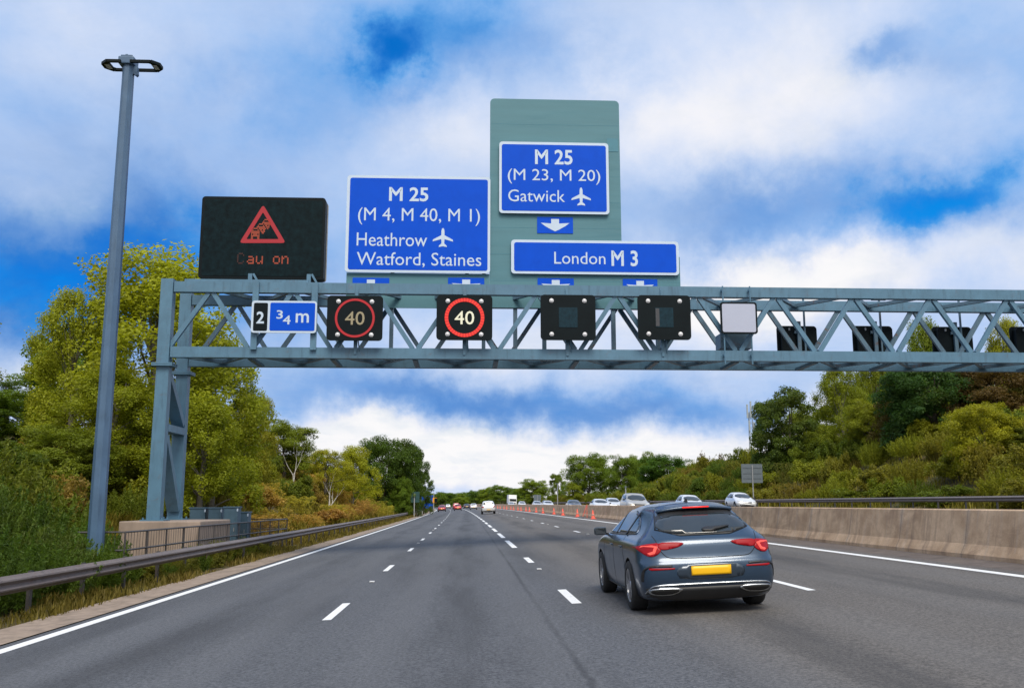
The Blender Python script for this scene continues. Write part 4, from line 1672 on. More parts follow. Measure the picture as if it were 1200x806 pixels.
for i in range(26):
    y = 160 + i * 8
    x = -11 - brnd.uniform(0, 5) + bend(y)
    put_plant('bush', x, y, gz(x, y) - .2, brnd.uniform(1.6, 2.6), brnd.uniform(3, 5), brnd.choice([OLIVE, MID, (.13, .09, .02)]), 'scrub_bush',
              'distant olive bush on the bank near the far road signs', 'bush', 'distant bushes beside the slow lane')
for k, (root, used, a, b) in PROTO.items():
    if not used[0]:
        for c in list(root.children):
            bpy.data.objects.remove(c)
        bpy.data.objects.remove(root)

# ---- bare white birches on the bracken bank
def bare_tree(px, py_base, y, hpx, seed, label):
    r = random.Random(seed)
    c = P(px, py_base, y)
    z = gz(c.x, y)
    root = thing('dead_birch', label, 'tree', (c.x, y, z))
    h = hpx / F * y
    mb = MB()
    lean = Vector((r.uniform(-.08, .12), 0, 1))

    def grow(p, d, ln, rad, lev):
        pts, q, dd = [p], p, d.copy()
        for k in range(5):
            dd = (dd + Vector((r.uniform(-.16, .16), r.uniform(-.16, .16), .05))).normalized()
            q = q + dd * ln / 5
            pts.append(q)
        mb.tube(pts, [rad * (1 - .15 * k) for k in range(6)], 7 if lev == 0 else 5, cap=False)
        if lev < 3:
            for k in range(3 if lev < 2 else 2):
                a = r.uniform(0, 6.28)
                i = r.choice([2, 3, 4, 5]) if k else 5
                nd = (dd * .75 + Vector((math.cos(a), math.sin(a) * .6, .5)) * .62).normalized()
                grow(pts[i], nd, ln * r.uniform(.55, .75), rad * (1 - .15 * i) * .75, lev + 1)
    grow(Vector((0, 0, -.3)), lean, h * .46, .13, 0)
    mb.build('trunk', M['birch_bark'], root, smooth=True, world=False)


bare_tree(345, 578, 72, 84, 3, 'bare white birch with forked limbs standing on the rusty bracken bank')
bare_tree(385, 572, 82, 60, 8, 'second bare white birch, thinner, in front of the yellow birches')

# ---- grass on the verges: uncountable
def grass(name, label, n, rect, hmin, hmax, seed, cols):
    rng = np.random.default_rng(seed)
    ya, yb_ = rect[2], rect[3]
    u = rng.uniform(0, 1, n)
    Y = ya + (yb_ - ya) * u ** 1.7
    XL = rng.uniform(rect[0], rect[1], n)
    patch = np.sin(XL * 2.1 + Y * .9) + np.sin(Y * 1.7 - XL * 1.3 + 1) + np.sin(Y * .37)
    keep = rng.uniform(-1.6, 1.8, n) < patch
    Y, XL, patch = Y[keep], XL[keep], patch[keep]
    n = len(Y)
    B = np.array([bend(float(y)) for y in Y])
    X = XL + B
    Z = np.array([gz(float(x), float(y)) for x, y in zip(X, Y)]) - .06
    h = rng.uniform(hmin, hmax, n) * (.7 + .3 * np.clip(patch, -1, 1.5)) * (1 + Y / 160)
    a = rng.uniform(0, 2 * PI, n)
    lean = rng.uniform(.05, .6, n) * h
    wd = rng.uniform(.003, .009, n) * (1 + Y / 24)
    ca, sa = np.cos(a), np.sin(a)
    V = np.empty((n, 5, 3))
    base = np.stack([X, Y, Z], 1)
    sd = np.stack([-sa, ca, np.zeros(n)], 1) * wd[:, None]
    mid = base + np.stack([ca * lean * .35, sa * lean * .35, h * .6], 1)
    tip = base + np.stack([ca * lean, sa * lean, h], 1)
    V[:, 0], V[:, 1], V[:, 2], V[:, 3], V[:, 4] = base - sd, base + sd, mid + sd * .8, tip, mid - sd * .8
    me = bpy.data.meshes.new(name)
    me.vertices.add(5 * n)
    me.vertices.foreach_set('co', V.astype(np.float32).ravel())
    me.loops.add(5 * n)
    me.loops.foreach_set('vertex_index', np.arange(5 * n, dtype=np.int32))
    me.polygons.add(n)
    me.polygons.foreach_set('loop_start', np.arange(0, 5 * n, 5, dtype=np.int32))
    at = me.attributes.new('tint', 'FLOAT', 'POINT')
    at.data.foreach_set('value', np.repeat(rng.uniform(0, 1, n), 5).astype(np.float32))
    me.materials.append(M['bracken_leaves'])
    me.update(calc_edges=True)
    o = bpy.data.objects.new(name, me)
    COL.objects.link(o)
    o.color = tuple(cols) + (1,)
    return tag(o, label, None, None, 'stuff')


grass('verge_grass', 'straggly olive and straw coloured grass and weeds under the guardrail', 60000, (-9.6, -6.8, 8, 150), .04, .24, 3, (.105, .085, .02))
grass('bank_grass', 'long dry yellow grass covering the bank behind the guardrail', 110000, (-22, -8.9, 26, 190), .2, .6, 4, (.16, .135, .022))
grass('far_bank_grass', 'long dry grass covering the bank beyond the far guardrail', 90000, (28.7, 41, 36, 230), .18, .55, 5, (.135, .12, .02))
# ------------------------------------------------------------------ cars
def plan_ring(z, w, r, f, cr, cf, bow_r=.05, bow_f=.08, taper_f=.0, taper_r=.0, wr=None, crown=0.0):
    """half outline (right side) from rear centre to front centre"""
    pts = []
    nr, na, ns = 6, 6, 12
    wr_ = w if wr is None else wr
    crx = min(cr, wr_ * .9)
    for j in range(nr + 1):
        u = j / nr
        x = u * (wr_ - crx)
        pts.append((x, r + bow_r * (x / wr_) ** 2))
    y0 = r + bow_r * ((wr_ - crx) / wr_) ** 2
    for j in range(1, na + 1):
        a = PI / 2 * j / na
        pts.append((wr_ - crx + crx * math.sin(a) ** .92, y0 + cr * 1.15 * (1 - math.cos(a) ** .92)))
    ys_ = pts[-1][1]
    cfx = min(cf, w * .9)
    yf = f - bow_f * ((w - cfx) / w) ** 2 - cf * 1.3
    for j in range(1, ns + 1):
        t = j / ns
        y = ys_ + (yf - ys_) * t
        k = math.sin(PI * min(1, max(0, t)))
        x = wr_ + (w - wr_) * min(1, t * 2.2)
        x = x - taper_f * w * max(0, (t - .6) / .4) ** 2 - taper_r * w * max(0, (.3 - t) / .3) ** 2
        pts.append((x, y))
    xe = pts[-1][0]
    for j in range(1, na + 1):
        a = PI / 2 * j / na
        pts.append((xe - cfx + cfx * math.cos(a), yf + cf * 1.3 * math.sin(a)))
    xl = pts[-1][0]
    yl = pts[-1][1]
    for j in range(1, 5):
        u = 1 - j / 4
        x = xl * u
        pts.append((x, yl + bow_f * (1 - u * u) * .9))
    return [(x, y, z + crown * max(0, 1 - (x / max(w, .01)) ** 2)) for x, y in pts]


def car_body(levels, wheels, rw, axle_w, root, sub=1):
    mb = MB()
    halves = [plan_ring(**lv) for lv in levels]
    n = len(halves[0])
    rings = []
    for h in halves:
        rings.append(h + [(-x, y, z) for x, y, z in h[-2:0:-1]])
    m = len(rings[0])
    vs = [p for r in rings for p in r]
    fs = []
    for i in range(len(rings) - 1):
        for k in range(m):
            fs.append((i * m + k, i * m + (k + 1) % m, (i + 1) * m + (k + 1) % m, (i + 1) * m + k))

    def cap(base, flip):
        # strips across the car between mirrored points
        out = []
        for k in range(n - 1):
            a, b = k, k + 1
            am, bm_ = (m - a) % m, (m - b) % m
            q = [base + a, base + b, base + bm_, base + am]
            q2 = []
            for i_ in q:
                if i_ not in q2:
                    q2.append(i_)
            if len(q2) >= 3:
                out.append(tuple(q2[::-1] if flip else q2))
        return out
    fs += cap(0, True)
    fs += cap((len(rings) - 1) * m, False)
    mb.add(vs, fs)
    o = mb.build('body', [M['car_paint'], M['dark_void']], None, smooth=True)
    md = o.modifiers.new('s', 'SUBSURF')
    md.levels = md.render_levels = sub
    cut = MB()
    for (wy, s) in wheels:
        k = 36
        R = rw * 1.12
        xa, xb = s * (axle_w - .30), s * (axle_w + .5)
        cv = []
        for xx in (xa, xb):
            for i in range(k):
                a = 2 * PI * i / k
                cv.append((xx, wy + R * math.cos(a), rw + R * math.sin(a)))
        cf_ = [tuple(range(k)), tuple(range(k, 2 * k))[::-1]] + [(i, i + k, (i + 1) % k + k, (i + 1) % k) for i in range(k)]
        cut.add(cv, cf_, 1)
    co = cut.build('cutter', [M['car_paint'], M['dark_void']], None)
    bo = o.modifiers.new('b', 'BOOLEAN')
    bo.operation = 'DIFFERENCE'
    bo.object = co
    bo.solver = 'EXACT'
    dg = bpy.context.evaluated_depsgraph_get()
    dg.update()
    me = bpy.data.meshes.new_from_object(o.evaluated_get(dg))
    nb = bpy.data.objects.new('body', me)
    COL.objects.link(nb)
    for x in (o, co):
        d = x.data
        bpy.data.objects.remove(x)
        bpy.data.meshes.remove(d)
    for p in me.polygons:
        p.use_smooth = p.material_index == 0
    nb.parent = root
    bm = bmesh.new()
    bm.from_mesh(me)
    bv = BVHTree.FromBMesh(bm)
    bm.free()
    return nb, bv


VIEWS = {'rear': (Vector((0, -6, 0)), Vector((0, 1, 0)), lambda a, b: Vector((a, 0, b))),
         'front': (Vector((0, 6, 0)), Vector((0, -1, 0)), lambda a, b: Vector((a, 0, b))),
         'left': (Vector((-6, 0, 0)), Vector((1, 0, 0)), lambda a, b: Vector((0, a, b))),
         'right': (Vector((6, 0, 0)), Vector((-1, 0, 0)), lambda a, b: Vector((0, a, b))),
         'top': (Vector((0, 0, 6)), Vector((0, 0, -1)), lambda a, b: Vector((a, b, 0)))}


def smooth_poly(pts, it=2):
    for _ in range(it):
        o = []
        for i in range(len(pts)):
            a, b = Vector(pts[i]), Vector(pts[(i + 1) % len(pts)])
            o += [a * .75 + b * .25, a * .25 + b * .75]
        pts = o
    return [(p[0], p[1]) for p in pts]


def patch(name, bv, view, poly, off, mat, parent, step=.05, sm=0, thick=.012):
    """a thin shaped panel laid on the body shell"""
    if sm:
        poly = smooth_poly(poly, sm)
    start, d, mk = VIEWS[view]
    bd = []
    for i in range(len(poly)):
        a, b = Vector(poly[i]), Vector(poly[(i + 1) % len(poly)])
        n = max(1, int((b - a).length / step))
        bd += [a.lerp(b, k / n) for k in range(n)]
    xs_ = [p.x for p in bd]
    ys_ = [p.y for p in bd]
    inner = []
    area = lambda p: sum(1 for i in range(len(bd)) if ((bd[i].y > p.y) != (bd[i - 1].y > p.y)) and p.x < (bd[i - 1].x - bd[i].x) * (p.y - bd[i].y) / (bd[i - 1].y - bd[i].y) + bd[i].x) % 2
    gx = min(xs_) + step * .5
    while gx < max(xs_):
        gy = min(ys_) + step * .5
        while gy < max(ys_):
            p = Vector((gx, gy))
            if area(p) and min((p - q).length for q in bd) > step * .4:
                inner.append(p)
            gy += step
        gx += step
    nb = len(bd)
    res = mgeo.delaunay_2d_cdt(bd + inner, [], [list(range(nb))], 1, 1e-6)
    v2, fs = res[0], res[2]
    cache = []
    for p in v2:
        o = mk(p[0], p[1]) + start
        h, nrm, _, _ = bv.ray_cast(o, d)
        if h is None:
            h, nrm, _, _ = bv.find_nearest(mk(p[0], p[1]) + start * .15)
        if nrm.dot(d) > 0:
            nrm = -nrm
        cache.append((h, nrm))
    mb = MB()
    nv = len(v2)
    top = [h + (-d * .6 + nr * .4).normalized() * off for h, nr in cache]
    bot = [t_ + d * thick for t_ in top]
    edges = {}
    for f_ in fs:
        for i in range(len(f_)):
            e = (f_[i], f_[(i + 1) % len(f_)])
            edges[e] = True
    skirt = [(a, b, b + nv, a + nv) for (a, b) in edges if (b, a) not in edges]
    mb.add(top + bot, [list(f_) for f_ in fs] + skirt)
    o = mb.build(name, M[mat], parent, smooth=False, world=False)
    me = o.data
    for p in me.polygons:
        p.use_smooth = p.index < len(fs)
    return o


def ribbon(pts, w):
    """outline of a thin strip that follows pts"""
    L_, R_ = [], []
    P2 = [Vector(p) for p in pts]
    for i, p in enumerate(P2):
        t = (P2[min(i + 1, len(P2) - 1)] - P2[max(i - 1, 0)]).normalized()
        nrm = Vector((-t.y, t.x))
        L_.append(p + nrm * w / 2)
        R_.append(p - nrm * w / 2)
    return [tuple(p) for p in L_ + R_[::-1]]


def curve2(pts, n=5):
    """Catmull-Rom through pts"""
    P2 = [Vector(p) for p in pts]
    out = []
    for i in range(len(P2) - 1):
        a, b, c, d = P2[max(i - 1, 0)], P2[i], P2[i + 1], P2[min(i + 2, len(P2) - 1)]
        for k in range(n):
            t = k / n
            out.append(.5 * ((2 * b) + (c - a) * t + (2 * a - 5 * b + 4 * c - d) * t * t + (-a + 3 * b - 3 * c + d) * t ** 3))
    out.append(P2[-1])
    return [tuple(p) for p in out]


def make_wheel(root, x, y, r, w, s, spokes=5, rim='alloy'):
    """wheel whose outer face looks towards s (+1 right, -1 left)"""
    hub = thing('wheel', None, None, (x, y, r))
    hub.parent = root
    mb = MB()
    prof = [(r * .70, -w / 2), (r * .93, -w / 2), (r * .985, -w * .40), (r, -w * .25), (r, w * .25), (r * .985, w * .40), (r * .93, w / 2), (r * .70, w / 2), (r * .68, w * .3), (r * .68, -w * .3), (r * .70, -w / 2)]
    mb.lathe(prof, 'x', 32)
    mb.build('tyre', M['black_rubber'], hub, smooth=True, world=False)
    mb = MB()
    xo = s * w * .44
    mb.lathe([(r * .70, xo), (r * .66, xo + s * .008), (r * .62, xo), (r * .60, xo - s * .05), (r * .60, -s * w * .3)], 'x', 32)
    mb.lathe([(.001, xo - s * .005), (r * .15, xo - s * .005), (r * .19, xo - s * .02), (r * .19, xo - s * .06)], 'x', 20)
    for k in range(spokes):
        for da in (-.16, .16):
            a = 2 * PI * k / spokes + .3
            p0 = Vector((xo - s * .028, math.cos(a + da * .6) * r * .14, math.sin(a + da * .6) * r * .14))
            p1 = Vector((xo - s * .012, math.cos(a + da) * r * .645, math.sin(a + da) * r * .645))
            mb.bar(p0, p1, .028, .03, (1, 0, 0))
    mb.build('rim', M[rim], hub, world=False)
    mb = MB()
    mb.lathe([(.001, xo - s * .10), (r * .6, xo - s * .10)], 'x', 24)
    mb.build('brake_disc', M['dark_void'], hub, world=False)
    return hub


def place_car(o, xl, y, ang=0.0):
    x = xl + bend(y)
    o.location = (x, y, xl * CROSS)
    slope = (bend(y + 1) - bend(y - 1)) / 2
    o.rotation_euler = (0, -math.atan(CROSS), ang - math.atan(slope))


# ---- the grey estate in the third lane
car = thing('estate_car', 'dark grey blue estate car with yellow rear plate, largest car in view', 'car')
LV = [dict(z=.17, w=.80, r=-2.12, f=2.18, cr=.25, cf=.3),
      dict(z=.20, w=.845, r=-2.19, f=2.24, cr=.24, cf=.32),
      dict(z=.32, w=.885, r=-2.29, f=2.32, cr=.22, cf=.36),
      dict(z=.46, w=.900, r=-2.335, f=2.345, cr=.24, cf=.4),
      dict(z=.60, w=.908, r=-2.345, f=2.34, cr=.28, cf=.42),
      dict(z=.675, w=.912, r=-2.335, f=2.32, cr=.30, cf=.42),
      dict(z=.70, w=.912, r=-2.300, f=2.30, cr=.30, cf=.42, wr=.905),
      dict(z=.78, w=.910, r=-2.275, f=2.24, cr=.32, cf=.42, wr=.905),
      dict(z=.87, w=.900, r=-2.255, f=2.05, cr=.34, cf=.42, wr=.895),
      dict(z=.93, w=.880, r=-2.235, f=1.75, cr=.34, cf=.42, wr=.872),
      dict(z=.975, w=.845, r=-2.20, f=1.32, cr=.33, cf=.40, wr=.835),
      dict(z=1.01, w=.815, r=-2.15, f=1.06, cr=.30, cf=.36, wr=.775),
      dict(z=1.10, w=.755, r=-2.03, f=.88, cr=.22, cf=.34, wr=.690),
      dict(z=1.20, w=.690, r=-1.88, f=.62, cr=.20, cf=.32, wr=.620),
      dict(z=1.30, w=.625, r=-1.71, f=.34, cr=.18, cf=.30, wr=.555),
      dict(z=1.355, w=.580, r=-1.60, f=.16, cr=.18, cf=.30, wr=.515, crown=.005),
      dict(z=1.39, w=.525, r=-1.50, f=.0, cr=.18, cf=.30, wr=.475, crown=.012),
      dict(z=1.412, w=.44, r=-1.35, f=-.16, cr=.2, cf=.3, wr=.40, crown=.02),
      dict(z=1.42, w=.33, r=-1.15, f=-.35, cr=.2, cf=.25, crown=.02)]
RW, WX = .335, .812
body, bv = car_body(LV, [(-1.32, 1), (-1.32, -1), (1.40, 1), (1.40, -1)], RW, .86, car)
CARCOL = (.018, .046, .090, 1)
body.color = CARCOL
for y in (-1.32, 1.40):
    for s in (-1, 1):
        make_wheel(car, s * WX, y, RW, .225, s)
MB().box((0, 0, .24), (1.3, 4.0, .12)).build('underside', M['dark_void'], car, world=False)
# rear glass, gloss black surround
patch('tailgate_surround', bv, 'rear', [(-.665, 1.005), (.665, 1.005), (.54, 1.335), (.46, 1.36), (-.46, 1.36), (-.54, 1.335)], .004, 'black_plastic', car, sm=1)
rg = patch('rear_window', bv, 'rear', [(-.645, 1.022), (.645, 1.022), (.545, 1.285), (-.545, 1.285)], .009, 'car_glass', car, sm=2)
patch('wiper', bv, 'rear', [(-.02, 1.055), (.10, 1.045), (.36, 1.10), (.35, 1.115), (.05, 1.10), (-.02, 1.085)], .03, 'black_plastic', car)
# roof spoiler and high brake lamp
mb = MB()
vs, fs = [], []
n = 14
for i in range(n + 1):
    x = -.52 + 1.04 * i / n
    q = (x / .52) ** 2
    zt = 1.392 - .045 * q
    yr = -1.72 + .05 * q
    for (yy, zz) in ((-1.38 + .02 * q, zt + .016), (yr + .06, zt + .002), (yr, zt - .022), (yr + .03, zt - .045), (-1.42, zt - .06)):
        vs.append((x, yy, zz))
for i in range(n):
    for k in range(5):
        fs.append((i * 5 + k, i * 5 + (k + 1) % 5, (i + 1) * 5 + (k + 1) % 5, (i + 1) * 5 + k))
fs += [(0, 1, 2, 3, 4), tuple(n * 5 + k for k in (4, 3, 2, 1, 0))]
mb.add(vs, fs)
sp = mb.build('spoiler', M['car_paint'], car, smooth=True, world=False)
sp.color = CARCOL
mb = MB()
for i in range(16):
    x = -.17 + .34 * i / 15
    mb.box((x, -1.722, 1.368), (.0225, .02, .017))
mb.build('brake_light', M['lamp_red'], sp, world=False)
# tail lamps
for s in (1, -1):
    inner = [(s * .30, .922), (s * .345, .888), (s * .42, .862), (s * .615, .832), (s * .66, .885), (s * .64, .932), (s * .45, .935)]
    outer = [(s * .630, .930), (s * .648, .885), (s * .608, .832), (s * .68, .775), (s * .76, .755), (s * .82, .78), (s * .885, .845), (s * .895, .878), (s * .84, .905), (s * .75, .922)]
    t = patch('tail_light', bv, 'rear', inner, .010, 'lamp_red_deep', car, sm=1, thick=.02, step=.03)
    t2 = patch('tail_light', bv, 'rear', outer, .010, 'lamp_red_deep', car, sm=1, thick=.02, step=.03)
    patch('lamp_element', bv, 'rear', [(s * .655, .885), (s * .70, .795), (s * .76, .78), (s * .79, .80), (s * .72, .825), (s * .70, .875), (s * .82, .885), (s * .86, .87), (s * .84, .893), (s * .72, .902)], .014, 'lamp_red_hot', t2, step=.03)
    # bumper reflectors, side vents, exhaust surrounds
    patch('reflector', bv, 'rear', [(s * .47, .612), (s * .47, .594), (s * .76, .588), (s * .80, .60), (s * .79, .617)], .006, 'lamp_red_deep', car, step=.03)
    patch('bumper_vent', bv, 'rear', ribbon(curve2([(s * .50, .635), (s * .72, .64), (s * .83, .61), (s * .865, .54), (s * .872, .44)], 4), .028), .004, 'black_plastic', car, step=.03)
    patch('exhaust_surround', bv, 'rear', [(s * .36, .335), (s * .42, .30), (s * .50, .265), (s * .72, .262), (s * .80, .295), (s * .815, .33), (s * .75, .36), (s * .45, .36)], .016, 'chrome', car, sm=1, step=.03)
    patch('exhaust_outlet', bv, 'rear', [(s * .41, .325), (s * .46, .298), (s * .53, .278), (s * .70, .276), (s * .77, .302), (s * .785, .325), (s * .73, .345), (s * .48, .345)], .022, 'dark_void', car, sm=1, step=.03)
patch('diffuser', bv, 'rear', [(-.84, .36), (.84, .36), (.80, .18), (-.80, .18)], .005, 'black_plastic', car)
patch('chrome_strip', bv, 'rear', ribbon(curve2([(-.835, .285), (-.80, .345), (-.72, .388), (-.4, .398), (0, .40), (.4, .398), (.72, .388), (.80, .345), (.835, .285)], 4), .018), .012, 'chrome', car, step=.03)
patch('plate_recess', bv, 'rear', [(-.40, .655), (.40, .655), (.46, .55), (.40, .455), (-.40, .455), (-.46, .55)], .003, 'car_paint', car, sm=1).color = (.024, .042, .066, 1)
patch('number_plate', bv, 'rear', [(-.26, .625), (.26, .625), (.26, .51), (-.26, .51)], .018, 'plate_yellow', car, thick=.014)
# tailgate shut lines
for s in (1, -1):
    patch('shut_line', bv, 'rear', ribbon(curve2([(s * .69, 1.02), (s * .665, .95), (s * .64, .86), (s * .58, .775), (s * .50, .735), (s * .3, .728), (0, .726)], 4), .009), .002, 'dark_void', car, step=.03)
    side = 'right' if s > 0 else 'left'
    dlo = curve2([(.93, .985), (.70, 1.13), (.42, 1.255), (.10, 1.325), (-.30, 1.342), (-.70, 1.315), (-1.05, 1.235), (-1.30, 1.12), (-1.385, 1.045)], 4) + [(-1.37, 1.025), (-.6, 1.0), (.2, .985)]
    patch('window_trim', bv, side, dlo, .010, 'chrome', car, step=.04)
    dlo2 = [(a * .985 - .003, 1.0 + (b - .985) * .955 + .006) for a, b in dlo]
    patch('side_window', bv, side, dlo2, .016, 'car_glass', car, step=.04)
    for yy, lean in ((.02, .02), (-.80, -.16)):
        patch('window_pillar', bv, side, [(yy - .03, 1.0), (yy + .03, 1.0), (yy + .02 + lean, 1.315), (yy - .035 + lean, 1.315)], .021, 'black_plastic', car, step=.06)
    for ln in ([(.02, .99), (.02, .6), (.05, .26)], [(-.80, .99), (-.86, .78), (-.98, .62), (-.93, .45), (-.86, .28)], [(.92, .96), (1.0, .7), (.98, .28)]):
        patch('door_gap', bv, side, ribbon(curve2(ln, 3), .009), .002, 'dark_void', car, step=.05)
    patch('sill_strip', bv, side, ribbon([(-.92, .235), (.98, .235)], .035), .010, 'black_plastic', car, step=.08)
    for yy in (-.62, .22):
        mb = MB()
        mb.box((s * .905, yy, .835), (.03, .20, .028), bev=.008)
        h_ = mb.build('door_handle', M['car_paint'], car, world=False)
        h_.color = CARCOL
    # mirror
    mb = MB()
    mb.box((s * .985, .80, 1.02), (.20, .10, .125), bev=.035)
    mm = mb.build('mirror', M['car_paint'], car, smooth=True, world=False)
    mm.color = (.03, .045, .06, 1)
    MB().bar((s * .86, .83, .965), (s * .93, .80, .985), .06, .03).build('stalk', M['black_plastic'], mm, world=False)
    MB().box((s * .985, .748, 1.02), (.165, .008, .095)).build('mirror_glass', M['car_glass'], mm, world=False)
    patch('headlight', bv, 'front', [(s * .50, .66), (s * .80, .70), (s * .84, .62), (s * .52, .60)], .008, 'light_glass', car, sm=1)
patch('windscreen', bv, 'front', [(-.70, 1.03), (.70, 1.03), (.56, 1.33), (-.56, 1.33)], .006, 'car_glass', car, sm=1)
patch('grille', bv, 'front', [(-.42, .60), (.42, .60), (.5, .42), (-.5, .42)], .006, 'black_plastic', car, sm=1)
mb = MB()
mb.add([(-.02, -1.05, 1.43), (.02, -1.05, 1.43), (.02, -1.22, 1.425), (-.02, -1.22, 1.425), (-.004, -1.18, 1.49), (.004, -1.18, 1.49), (.004, -1.22, 1.485), (-.004, -1.22, 1.485)],
       [(0, 1, 5, 4), (1, 2, 6, 5), (2, 3, 7, 6), (3, 0, 4, 7), (4, 5, 6, 7)])
mb.build('antenna', M['black_plastic'], car, world=False)
place_car(car, 3.19, 14.9)


# ---- far traffic: three simple kinds, still shaped
def far_car(kind):
    root = thing(kind, None, None)
    if kind == 'hatchback':
        L, W, H = 4.0, .87, 1.46
        lv = [(.18, .80, -1.86, 1.86), (.40, .87, -1.98, 1.98), (.62, .88, -2.0, 1.99), (.80, .87, -1.97, 1.80), (.94, .82, -1.88, 1.05), (1.10, .75, -1.74, .78), (1.30, .65, -1.52, .30), (1.41, .58, -1.35, .0), (1.455, .45, -1.1, -.25)]
        win = (.98, 1.33)
    elif kind == 'saloon':
        L, W, H = 4.5, .9, 1.43
        lv = [(.18, .82, -2.1, 2.12), (.40, .89, -2.22, 2.24), (.62, .90, -2.25, 2.25), (.82, .885, -2.2, 2.02), (.95, .83, -1.90, 1.10), (1.10, .76, -1.55, .82), (1.28, .66, -1.15, .38), (1.38, .59, -.95, .10), (1.425, .45, -.8, -.15)]
        win = (.99, 1.31)
    else:
        L, W, H = 4.6, .95, 1.78
        lv = [(.25, .86, -2.1, 2.1), (.50, .94, -2.22, 2.26), (.80, .95, -2.25, 2.26), (1.02, .94, -2.22, 2.10), (1.14, .89, -2.15, 1.15), (1.30, .84, -2.08, .92), (1.58, .75, -1.95, .48), (1.72, .68, -1.85, .22), (1.78, .55, -1.7, .0)]
        win = (1.19, 1.63)
    levels = [dict(z=z, w=w, r=r_, f=f_, cr=.25, cf=.36, wr=w * .97) for z, w, r_, f_ in lv]
    rw = .31 if kind != 'off_road_car' else .36
    wy = L * .30
    b, bv_ = car_body(levels, [(-wy, 1), (-wy, -1), (wy + .08, 1), (wy + .08, -1)], rw, W - .06, root)
    for y in (-wy, wy + .08):
        for s in (-1, 1):
            w = MB()
            w.lathe([(rw * .66, -.1), (rw * .95, -.1), (rw, -.05), (rw, .05), (rw * .95, .1), (rw * .66, .1)], 'x', 20, (s * (W - .11), y, rw))
            w_ = w.build('wheel', M['black_rubber'], root, smooth=True, world=False)
            w = MB()
            w.lathe([(.001, s * .07), (rw * .3, s * .08), (rw * .66, s * .075), (rw * .67, s * .0)], 'x', 16, (s * (W - .11), y, rw))
            w.build('rim', M['alloy_light'], w_, world=False)
    z0, z1 = win
    t0, t1 = (lv[4][1] * .88, lv[-2][1] * .90)
    patch('windscreen', bv_, 'front', [(-t0, z0), (t0, z0), (t1, z1), (-t1, z1)], .008, 'car_glass', root, sm=1, step=.1)
    patch('rear_window', bv_, 'rear', [(-t0 * .93, z0 + .03), (t0 * .93, z0 + .03), (t1 * .95, z1), (-t1 * .95, z1)], .008, 'car_glass', root, sm=1, step=.1)
    fr, bk = lv[4][3] - .35, lv[4][2] + .25
    fr1, bk1 = lv[-2][3] - .15, lv[-2][2] + .25
    for sd in ('left', 'right'):
        patch('side_window', bv_, sd, [(bk, z0), (fr, z0), (fr1, z1 - .02), (bk1, z1 - .02)], .006, 'car_glass', root, sm=1, step=.12)
        patch('window_pillar', bv_, sd, [(-.05, z0 - .01), (.05, z0 - .01), (.0, z1), (-.09, z1)], .010, 'black_plastic', root, step=.12)
    zl = lv[3][0] - .06
    for s in (1, -1):
        patch('headlight', bv_, 'front', [(s * W * .52, zl - .10), (s * W * .90, zl - .04), (s * W * .92, zl + .06), (s * W * .55, zl + .0)], .010, 'light_glass', root, step=.06)
        patch('tail_light', bv_, 'rear', [(s * W * .62, zl - .06), (s * W * .93, zl - .06), (s * W * .93, zl + .12), (s * W * .70, zl + .12)], .010, 'lamp_red_deep', root, step=.06)
        m_ = MB()
        m_.box((s * (W + .08), fr - .05, z0 + .03), (.18, .1, .12), bev=.03)
        m_.build('mirror', M['black_plastic'], root, world=False)
    patch('grille', bv_, 'front', [(-W * .45, zl - .06), (W * .45, zl - .06), (W * .40, zl - .20), (-W * .40, zl - .20)], .008, 'black_plastic', root, step=.08)
    patch('lower_grille', bv_, 'front', [(-W * .70, .42), (W * .70, .42), (W * .6, .28), (-W * .6, .28)], .008, 'black_plastic', root, step=.08)
    patch('rear_bumper', bv_, 'rear', [(-W * .85, .48), (W * .85, .48), (W * .8, .27), (-W * .8, .27)], .006, 'black_plastic', root, step=.08)
    patch('number_plate', bv_, 'front', [(-.26, .52), (.26, .52), (.26, .42), (-.26, .42)], .02, 'plate_white', root, step=.1)
    patch('number_plate', bv_, 'rear', [(-.26, .66), (.26, .66), (.26, .55), (-.26, .55)], .02, 'plate_yellow', root, step=.1)
    return root


FAR = {k: [far_car(k), False] for k in ('hatchback', 'saloon', 'off_road_car')}


def traffic(kind, xl, y, col, label, ang=0.0, scale=1.0):
    root, used = FAR[kind]
    if used:
        o = copy_tree(root)
    else:
        o = root
        FAR[kind][1] = True
    tag(o, label, 'car')
    for c in o.children:
        if c.name.startswith('body'):
            c.color = tuple(col) + (1,)
    o.scale = (scale,) * 3
    place_car(o, xl, y, ang)
    return o


WHITE = (.78, .79, .80)
# away from us
traffic('off_road_car', 3.55, 134, WHITE, 'white crossover car alone ahead in the lane beside the cones')
traffic('hatchback', 3.5, 232, WHITE, 'distant white hatchback, ahead of the white crossover, beside a dark car')
traffic('saloon', 3.1, 285, (.02, .022, .03), 'distant dark saloon just ahead of the small white hatchback')
traffic('hatchback', -.3, 225, (.42, .02, .025), 'nearer of two red cars in the middle lane far ahead')
traffic('off_road_car', -.25, 272, (.50, .05, .05), 'taller red car far ahead in the middle lane')
traffic('saloon', -3.9, 218, (.30, .018, .03), 'dark red car alone in the slow lane far ahead')
traffic('hatchback', -3.9, 292, (.20, .02, .05), 'tiny maroon car at the far end of the slow lane')
traffic('hatchback', -1.0, 335, WHITE, 'tiny white car at the far bend beside the red cars')
